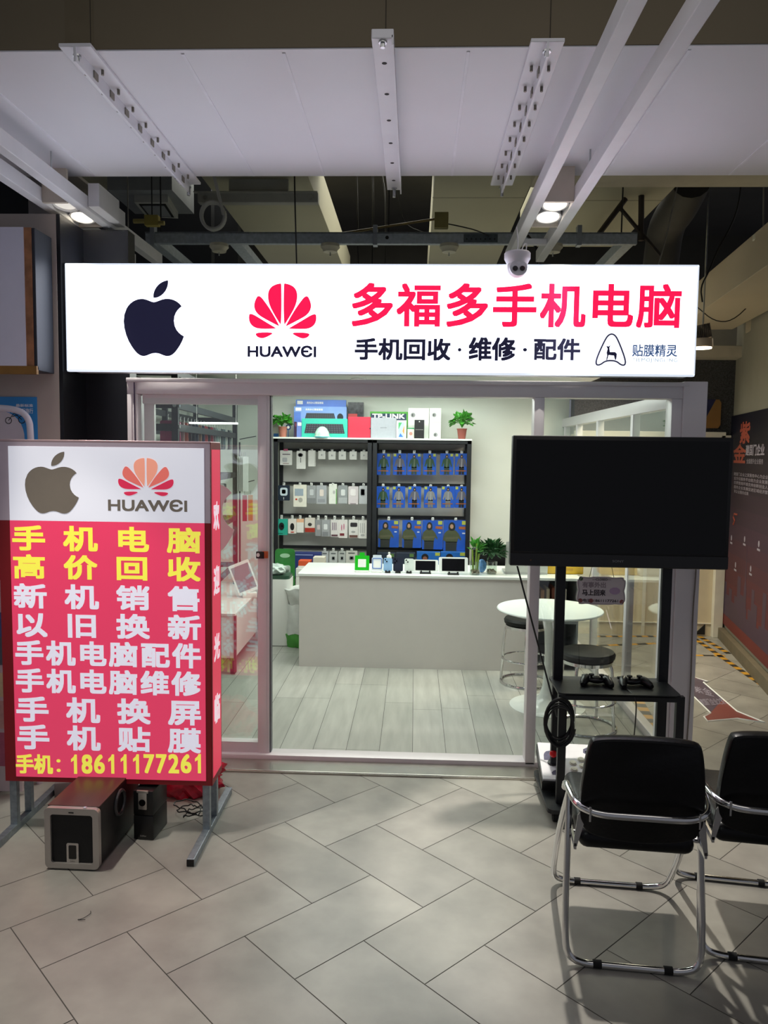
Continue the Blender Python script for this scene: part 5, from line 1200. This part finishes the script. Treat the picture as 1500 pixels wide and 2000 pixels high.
sc0 = [(-cw*.9, 0), (-cw*.55, chh*.03), (-cw*.4, 0), (cw*.4, 0), (cw*.55, chh*.03), (cw*.9, 0), (cw*.9, chh*.08), (cw, chh*.14), (cw*.97, chh*.4), (cw*.93, chh*.5), (cw*.97, chh*.6), (cw, chh*.86), (cw*.9, chh*.92), (cw*.9, chh), (cw*.5, chh*.97), (cw*.3, chh), (-cw*.3, chh), (-cw*.5, chh*.97), (-cw*.9, chh), (-cw*.9, chh*.92), (-cw, chh*.86), (-cw*.97, chh*.6), (-cw*.93, chh*.5), (-cw*.97, chh*.4), (-cw, chh*.14), (-cw*.9, chh*.08)]
sc0 = chaikin(sc0, 1)
b = B(); b.prism(sc0, -.004, .0); b.build('plate', M('closed_white', '#d6ced2', .4, 0, .04), cg, smooth=False)
b = B(); b.tube([(x*.95, -.0045, chh/2+(z-chh/2)*.93) for x, z in sc0], .0016, 5, closed=True); b.build('border', M('closed_border', '#9a8f96', .4), cg)
inkb = M('closed_ink', '#3a3238', .5); inkl = M('closed_ink_pale', '#9a8e96', .5)
text('lettering', '—CLOSED—', -cw*.38, cw*.38, chh*.86, chh*.94, -.0045, inkb, cg, bold=.02)
text('lettering', '有事外出', -cw*.78, cw*.18, chh*.60, chh*.81, -.0045, inkl, cg, bold=.04)
text('lettering', '马上回来', -cw*.78, cw*.18, chh*.32, chh*.54, -.0045, inkb, cg, bold=.04)
text('lettering', '电话:18611177261', -cw*.74, cw*.70, chh*.09, chh*.21, -.0045, inkb, cg, bold=.03)
b = B()
for x, z, c in ((-cw*.84, chh*.14, 0), (cw*.85, chh*.12, 0), (-cw*.84, chh*.92, 1), (-cw*.4, chh*.14, 0), (cw*.55, chh*.5, 2)): b.prism(ell(x, z, .012 if c < 2 else .03, .012 if c < 2 else .02, 10), -.0046, -.004, mi=c)
b.build('flower_print', [M('flower_red', '#8a4a4a', .5), M('flower_green', '#4a6a48', .5), M('flower_mauve', '#b8a0c0', .5)], cg, smooth=False)
b = B(); b.tube([(-cw*.5, -.002, chh*.97), (-cw*.2, 0, chh+.16)], .0015, 5); b.tube([(cw*.5, -.002, chh*.97), (cw*.2, 0, chh+.16)], .0015, 5); b.tube([(-cw*.2, 0, chh+.16), (cw*.2, 0, chh+.16)], .0015, 5); b.build('string', ink, cg)
B().box(-.02, .02, -.004, .002, chh+.155, chh+.175, bev=.002).build('suction_hook', clear, cg)
b = B(); b.tube(chaikin([(pY(1357, 1115, -.02).x, -.02, 1.45), (pY(1357, 1180, -.02).x, -.02, 1.1), (pY(1350, 1260, -.02).x, -.02, .9), (1.50, -.02, .5), (1.49, -.02, .1)], 2, False), .004, 6); tag(b.build('wall_cable', M('grey_cable', '#7a7068', .6)), 'thin grey cable running down beside the white corner post', 'cable')
b = B(); b.tube(chaikin([(-1.515, -.012, 2.08), (-1.512, -.012, 1.5), (-1.518, -.012, .9), (-1.514, -.012, .05)], 2, False), .0035, 6); tag(b.build('frame_cable', M('violet_cable', '#3a2a4a', .5)), 'thin dark violet cable running down the left frame post', 'cable')

# ------------------------------------------------------------------ corridor: poster wall, floor arrow, tape
pw = thing('wall_poster', 'large dark blue and red skyline poster on the right corridor wall', 'poster', cor(0, 0, 0), ang)
# local frame: x along the wall toward the camera, -y toward the corridor
def pu(px, py):      # pixel -> (u, z) on the corridor wall
    n = Vector((-dv.normalized().y, dv.normalized().x, 0)); d = ray(px, py); t_ = (a0-CP).dot(n)/d.dot(n); q = CP+d*t_
    return (q-a0).dot(dv.normalized()), q.z
uL, zTop = pu(1429, 800); uB, zB = pu(1405, 1226)
U0, U1 = uB-.02, Lc-.2; zB = .14; zT = 2.10
b = B(); nseg = 14
for k in range(nseg):
    b.box(U0, U1, -.016, -.004, zB+(zT-zB)*k/nseg, zB+(zT-zB)*(k+1)/nseg, mi=k)
def mix(a, c, t): return '#%02x%02x%02x' % tuple(int(int(a[i:i+2], 16)*(1-t)+int(c[i:i+2], 16)*t) for i in (1, 3, 5))
gr = [mix('#6e2e2c', '#3a2438', k/6) if k < 6 else mix('#3a2438', '#0e0e1e', min(1, (k-6)/6)) for k in range(nseg)]
b.build('print', [M('poster_tone_%d' % k, c, .6, 0, .05, 3, spec=.25) for k, c in enumerate(gr)], pw, smooth=False)
def ptext(s, px0, py0, px1, py1, m_, bold=.02):
    u0, z1_ = pu(px0, py0); u1, z0_ = pu(px1, py1); um = (u0+u1)/2
    return text('lettering', s, min(u0, u1), max(u0, u1), z0_, z1_, -.0165, m_, pw, bold=bold)
pred = M('poster_orange', '#9a4230', .6); pwh = M('poster_letter', '#9a94a4', .5)
ptext('紫', 1450, 825, 1468, 866, pred, .03); ptext('金', 1437, 868, 1460, 905, pred, .03)
u0, z0_ = pu(1460, 889); u1, z1_ = pu(1508, 868)
text('lettering', '建国门企业', u0, u0+.62, pu(1470, 890)[1], pu(1470, 868)[1], -.0165, pwh, pw, bold=.03)
for k in range(6):
    y = 918+9.2*k; u0, zz = pu(1440 if k else 1462, y-.0)
    if k == 0: text('lettering', '全面提升企业服务', pu(1462, 900)[0], pu(1462, 900)[0]+.55, pu(1475, 906)[1], pu(1475, 896)[1], -.0165, pwh, pw)
    else: text('lettering', ['建国门企业之家服务中心为企业提供', '全方位服务平台助力企业发展打造', '优质营商环境支持创新创业人才聚', '服务企业发展促进区域经济繁荣共', '享企业服务成果'][k-1], pu(1437, y)[0], pu(1437, y)[0]+(1.35 if k < 5 else .55), pu(1470, y+5)[1], pu(1470, y-2)[1], -.0165, pwh, pw)
b = B(); sk = [(0, 0)]; rd = random.Random(2); u = 0
while u < U1-U0-.1:
    wd = .05+.1*rd.random(); hh = .12+.32*rd.random()*(1.0 if u > .5 else .8); sk += [(u, hh), (u+wd, hh)]; u += wd
sk.append((u, 0)); b.prism([(U0+x, zB+.10+z) for x, z in sk], -.0168, -.016)
uu = pu(1458, 1180)[0]; b.prism([(uu-.06, zB+.2), (uu+.06, zB+.2), (uu+.04, .62), (uu+.015, .68), (uu, .98), (uu-.015, .68), (uu-.04, .62)], -.017, -.016)
b.build('skyline_print', M('skyline_dark', '#3c2440', .5, 0, .1), pw, smooth=False)
for px, py in ((1432, 1057), (1458, 1060), (1486, 1070), (1440, 1110), (1470, 1118)):
    uu, zz = pu(px, py); b = B(); b.prism(ell(uu, zz+.03, .022, .026, 12), -.0168, -.016); b.box(uu-.045, uu+.045, -.0168, -.016, zz-.025, zz-.008); b.build('service_icon', pwh, pw, smooth=False)
uu, zz = pu(1438, 1010); b = B(); b.tube([(uu+.12, -.0165, zz+.03), (uu, -.0165, zz+.03), (uu-.03, -.0165, zz), (uu+.03, -.0165, zz-.03), (uu-.02, -.0165, zz-.07)], .008, 6); b.build('orange_flourish', pred, pw)
# arrow on the floor
fa = thing('floor_arrow', 'purple and red arrow-shaped sticker on the corridor floor', 'floor sticker', (0, 0, 0))
pts = [pZ(*q) for q in ((1349, 1322), (1384, 1332), (1374, 1333), (1440, 1390), (1494, 1412), (1440, 1404), (1382, 1409), (1375, 1400), (1388, 1393), (1346, 1352))]
b = B(); m_ = [(p.x, p.y) for p in pts]; b.zprism(m_, .0008, .0016)
me_ = b.build('sheet', M('arrow_red', '#7a3a34', .4, 0, .05), fa, smooth=False)
hd = [pZ(*q) for q in ((1349, 1323), (1383, 1332), (1375, 1334), (1412, 1366), (1388, 1392), (1347, 1351))]
b = B(); b.zprism([(p.x, p.y) for p in hd], .0016, .0019); b.build('purple_head', M('arrow_purple', '#4c4050', .4, 0, .05), fa, smooth=False)
b = B(); b.tube([Vector((p.x, p.y, .002)) for p in pts], .006, 4, closed=True); b.build('white_outline', paper, fa, smooth=False)
def ftext(s, quad, m_):
    me = glyphs(s, 0); vs = me.vertices; ax, bx = min(v.co.x for v in vs), max(v.co.x for v in vs); az, bz = min(v.co.y for v in vs), max(v.co.y for v in vs)
    q = [pZ(*p) for p in quad]
    for v in vs:
        a_, c_ = (v.co.x-ax)/(bx-ax), (v.co.y-az)/(bz-az); p = (q[0]*(1-a_)+q[1]*a_)*(1-c_)+(q[3]*(1-a_)+q[2]*a_)*c_; v.co = (p.x, p.y, .0024)
    me.materials.clear(); me.materials.append(m_); o = D.objects.new('lettering', me); COL.objects.link(o); o.parent = fa
ftext('紫金', ((1358, 1352), (1396, 1362), (1384, 1345), (1352, 1340)), pwh); ftext('建国门企业之家', ((1372, 1378), (1420, 1376), (1408, 1364), (1364, 1366)), pwh)
# hazard tape on the floor
def tape(p0, p1, w_, label, n):
    a_, c_ = pZ(*p0), pZ(*p1); d = (c_-a_); L_ = d.length; d.normalize(); s_ = Vector((-d.y, d.x, 0))*w_/2
    b = B()
    for k in range(n):
        u0, u1 = L_*k/n, L_*(k+1)/n; q = [a_+d*u0-s_, a_+d*u1-s_, a_+d*u1+s_, a_+d*u0+s_]
        b.zprism([(v.x, v.y) for v in q], .0006, .0014, mi=k % 2)
    o = b.build('hazard_tape', [M('tape_yellow', '#c89228', .5, 0, .1), M('tape_black', '#2c2822', .5, 0, .1)], smooth=False); tag(o, label, 'tape', 'hazard tape on the corridor floor')
tape((1352, 1244), (1500, 1346), .05, 'long yellow and black tape running from the corridor end toward the right edge', 22)
tape((1366, 1243), (1424, 1277), .05, 'short orange and black tape beside the poster wall kerb', 10)
tape((1352, 1280), (1416, 1281), .04, 'plain-looking yellow tape crossing the corridor floor', 3)
tape((1240, 1355), (1275, 1420), .07, 'yellow and black tape seen through the side glass beside the shop', 9)
tape((1160, 1243), (1300, 1243), .05, 'yellow and black tape along the corridor end wall', 12)
tape((1150, 1262), (1300, 1256), .05, 'second yellow tape in front of the corridor end wall', 8)
# angular blue and tan sign on the stone wall
x0_, x1_, z0_, z1_ = bb(1318, 780, 1408, 836, 3.22)
an = thing('angular_sign', 'dark blue and tan angular sign on the stone wall above the corridor', 'sign', ((x0_+x1_)/2, 3.22, z0_)); hw = (x1_-x0_)/2; hz = z1_-z0_
b = B(); b.prism([(-hw, 0), (.03, 0), (.16, hz), (-hw, hz)], 0, .02); b.build('blue_field', M('sign_blue', '#1c2048', .4), an, smooth=False); b = B(); b.prism([(.032, 0), (hw-.02, 0), (hw, .03), (hw, hz-.03), (hw-.02, hz), (.162, hz)], 0, .02); b.build('tan_field', M('sign_tan', '#8a6438', .4), an, smooth=False)
# track spotlight by the sign's right end
p = pY(1372, 662, 1.6)
tsx = thing('track_spotlight', 'ribbed spotlight with warm glow beyond the right end of the sign', 'spotlight', p)
b = B()
for k in range(9): b.box(-.055+.0135*k, -.055+.0135*k+.006, -.03, .03, .0, .10)
b.xf(Matrix.Rotation(R(-12), 4, 'Y')); b.build('heat_sink_fin', M('fin_grey', '#6a6560', .4, .5), tsx, smooth=False)
b = B(); b.lathe([(0, 0), (.07, 0), (.075, -.05), (.07, -.06), (0, -.06)], seg=24); b.build('body', M('spot_body', '#b8a894', .4), tsx); b = B(); b.lathe([(0, -.061), (.066, -.061), (.066, -.07), (0, -.07)], seg=24); b.build('lens', lampglow, tsx)
b = B(); b.cyl((0, 0, .1), (0, 0, 4.39-p.z), .006, seg=6); b.build('hanger', steel, tsx)

# ------------------------------------------------------------------ ceiling void: channel frame, detectors, boxes, cables
zinc = M('channel_zinc', '#aab4be', .45, .3, .16, 40)
gf = thing('channel_frame', 'galvanised steel channel frame hanging across the ceiling void above the sign', 'frame', (0, 1.1, 3.10))
xa, xb = pY(286, 480, 1.1).x, pY(1243, 475, 1.1).x
b = B(); b.box(xa, xb, -.02, .02, 0, .075, bev=.003); b.box(xa, xb, -.02, .06, .068, .075); b.build('front_channel', zinc, gf, smooth=False)
for x in (xa+.05, xb-.05): B().box(x-.035, x+.035, .02, 1.6, 0, .07, bev=.003).build('side_channel', zinc, gf, smooth=False)
for px in (460, ): x = pY(px, 500, 1.1).x; B().box(x-.04, x+.04, .02, 1.5, .0, .05).build('cross_channel', zinc, gf, smooth=False)
for px in (733, 300, 1130): x = pY(px, 475, 1.1).x; B().box(x-.015, x+.015, -.03, .03, -.01, .12, bev=.002).build('clamp', M('clamp_zinc', '#a4acb8', .4, .6), gf, smooth=False)
x0_, x1_ = pY(905, 478, 1.1).x, pY(971, 478, 1.1).x; b = B(); b.box(x0_, x1_, -.025, -.02, .01, .062); b.build('splice_plate', M('splice_grey', '#566068', .5, .5, .2, 60), gf, smooth=False)
b = B()
for k in range(7): b.cyl((x0_+.02+k*(x1_-x0_-.04)/6, -.0255, .03), (x0_+.02+k*(x1_-x0_-.04)/6, -.024, .03), .006, seg=8)
b.cyl((pY(756, 478, 1.1).x, -.0215, .04), (pY(756, 478, 1.1).x, -.0195, .04), .012, seg=12); b.build('bolt_hole', ink, gf, smooth=False)
for x in (xa+.1, xb-.1, (xa+xb)/2): B().cyl((x, 0, .075), (x, 0, 1.3), .005, seg=6).build('rod', black_metal, gf)
for k, (px, py, lab) in enumerate(((428, 497, 'round cream smoke detector under the channel, nearest the coiled conduit'), (645, 493, 'round cream smoke detector under the channel above the petal emblem'), (877, 491, 'round cream smoke detector under the channel above the red characters'), (1080, 486, 'round cream smoke detector under the channel beside the right spotlights'))):
    p = pY(px, py, 1.1); t = thing('smoke_detector', lab, 'detector', (p.x, 1.1, 3.1), 0, 'smoke detectors under the ceiling channel')
    b = B(); b.lathe([(0, 0), (.062, 0), (.064, -.02), (.05, -.035), (.046, -.05), (0, -.052)]); b.build('body', M('detector_cream', '#c4c0ac', .4), t); b = B(); b.cyl((0, 0, -.052), (0, 0, -.075), .004, seg=8); b.build('probe', steel, t)
t = thing('bracket_bar', 'pale grey angle bar fixed across the left duct', 'bracket', (0, 0, 0)); p0, p1 = pY(386, 386, 1.0), pY(621, 386, 1.0)
b = B(); b.box(p0.x, p1.x, 1.0, 1.06, p0.z-.03, p0.z+.03, bev=.002); b.box(p0.x-.02, p1.x, .97, 1.0, p0.z+.026, p0.z+.032); b.box(p0.x+.2, p1.x-.2, 1.03, 1.06, p0.z, 3.499); b.build('bar', M('bar_grey', '#a6a69e', .5, .2), t, smooth=False)
for x in (p0.x+.05, p1.x-.05): B().cyl((x, .995, p0.z), (x, 1.002, p0.z), .016, seg=12).build('bolt', steel, t)
b = B(); c = pY(414, 419, .9); pts = []
for k in range(60): a_ = k/60*2*math.pi*2.1; pts.append((c.x+.075*math.cos(a_), .9+.0008*k, c.z+.085*math.sin(a_)))
b.tube([(c.x-.05, .9, c.z+.5)]+pts, .011, 8); tag(b.build('conduit_coil', M('conduit_white', '#b8b8b4', .5)), 'coil of pale flexible conduit hanging beside the left duct', 'conduit')
t = thing('junction_box', 'small yellow junction box with conduit stubs in the dark ceiling corner', 'box', pY(297, 432, .85)); B().box(-.045, .045, -.02, .03, -.03, .035, bev=.003).build('body', M('junction_yellow', '#a09248', .5, 0, .1), t, smooth=False); B().cyl((-.12, 0, 0), (-.045, 0, 0), .014).build('conduit_stub', M('stub_brass', '#b0a468', .4, .4), t); B().cyl((.045, 0, -.012), (.08, 0, -.012), .014).build('conduit_stub', MC['stub_brass'], t); B().cyl((0, .0, .03), (0, 0, 1.1), .004, seg=6).build('hanger', black_metal, t)
t = thing('air_conditioner', 'white ceiling cassette air conditioner in the dark left ceiling corner', 'air conditioner', (0, 0, 0)); q = [pZ(x, y, 3.45) for x, y in ((262, 395), (328, 395), (348, 427), (286, 424))]
cxm = sum(p.x for p in q)/4; cym = sum(p.y for p in q)/4
b = B(); b.zprism([(p.x, p.y) for p in q], 3.45, 3.50); b.build('panel', M('ac_panel', '#b4b6b0', .5), t, smooth=False); b = B(); b.zprism([(cxm+(p.x-cxm)*.8, cym+(p.y-cym)*.8) for p in q], 3.446, 3.45); b.build('slot_frame', ink, t, smooth=False); b = B(); b.zprism([(cxm+(p.x-cxm)*.66, cym+(p.y-cym)*.66) for p in q], 3.442, 3.447); b.build('grille', M('ac_grille', '#8c9094', .5), t, smooth=False)
b = B(); b.box(cxm-.25, cxm+.2, cym-.28, cym+.25, 3.5, 3.72); b.build('body', M('ac_body', '#8a8e92', .6), t, smooth=False)
t = thing('brass_junction', 'brass square plate box on a slanting brass conduit above the sign', 'box', pY(862, 431, 1.0)); B().box(-.045, .045, -.02, .02, -.05, .05, bev=.002).build('plate', M('brass_plate', '#8c8454', .4, .5, .1), t, smooth=False)
e = pY(590, 468, 1.25)-Vector(t.location); b = B(); b.tube([(-.04, 0, .01), tuple(e)], .008, 8); b.build('conduit', M('brass_pipe', '#6e5c34', .4, .5), t); e = pY(962, 466, 1.1)-Vector(t.location); b = B(); b.tube(chaikin([(.04, 0, -.02), (.12, 0, -.035), (.25, .02, -.06), tuple(e)], 2, False), .004, 6); b.build('lead', ink, t)
def wire(q, Y, r, label, mat_=None, nm='ceiling_wire'):
    pts = [tuple(pY(x, y, Y)) for x, y in q]; b = B(); b.tube(chaikin(pts, 2, False), r, 6); return tag(b.build(nm, mat_ or black_plastic), label, 'wire')
wire(((575, 200), (575, 345), (577, 430), (580, 540)), .1, .004, 'straight black wire dropping to the sign above the petal emblem')
wire(((697, 320), (698, 400), (700, 520)), 1.5, .005, 'black hanging wire left of two in the gap between ducts')
wire(((728, 320), (729, 400), (727, 520)), 1.5, .006, 'black hanging wire right of two in the gap between ducts')
wire(((745, 330), (754, 390), (752, 520)), 1.7, .005, 'curved black cable hanging beside the middle track strip')
wire(((768, 350), (780, 400), (790, 440), (830, 455)), 1.4, .003, 'thin dark wire trailing from the middle track strip')
wire(((1030, 460), (1048, 480), (1050, 520)), .9, .010, 'thick black cable bending behind the right light frame', nm='ceiling_cable')
wire(((1330, 330), (1315, 400), (1300, 470), (1285, 520)), .9, .004, 'pale thin wire slanting down right of the right duct', M('wire_grey', '#7c7a72', .5))
wire(((1450, 340), (1440, 420), (1400, 490), (1385, 530), (1368, 560), (1372, 590)), .8, .005, 'dark tangled cable looping over the corridor beam')
wire(((1492, 330), (1491, 452)), .9, .006, 'thin rod holding the disc under the corridor beam', M('wire_grey', '#7c7a72', .5), 'hanging_rod')
wire(((1362, 600), (1395, 628), (1430, 628), (1470, 590), (1500, 550)), 2.0, .004, 'thin dark cable sagging across the wall right of the sign')
p = pY(1490, 468, .9); t = thing('smoke_detector', 'pale disc detector under the corridor beam at the right edge', 'detector', p, 0); b = B(); b.lathe([(0, .03), (.06, .03), (.06, .0), (.04, -.02), (0, -.02)]); b.build('body', M('detector_cream', '#c4c0ac', .4), t); b = B(); b.cyl((0, 0, -.02), (0, 0, -.05), .005, seg=8); b.build('probe', steel, t)
# braces, pipes
t = thing('brace_frame', 'dark steel brace struts beside the right duct', 'brace', (0, 0, 0))
for q0, q1, r_ in (((1222, 388), (1160, 470), .018), ((1210, 405), (1290, 500), .014), ((1253, 360), (1252, 470), .02)): B().tube([pY(*q0, 1.3), pY(*q1, 1.3)], r_, 6).build('strut', M('brace_dark', '#3c352f', .6, .3), t, smooth=False)
b = B(); b.tube(chaikin([tuple(pY(1350, 352, 1.6)), tuple(pY(1330, 400, 1.9)), tuple(pY(1300, 440, 2.3)), tuple(pY(1290, 520, 2.4))], 2, False), .14, 14); tag(b.build('flexible_duct', M('flex_duct', '#3a3833', .7, .1, .1)), 'dark round flexible duct in the ceiling void right of the sign', 'duct')
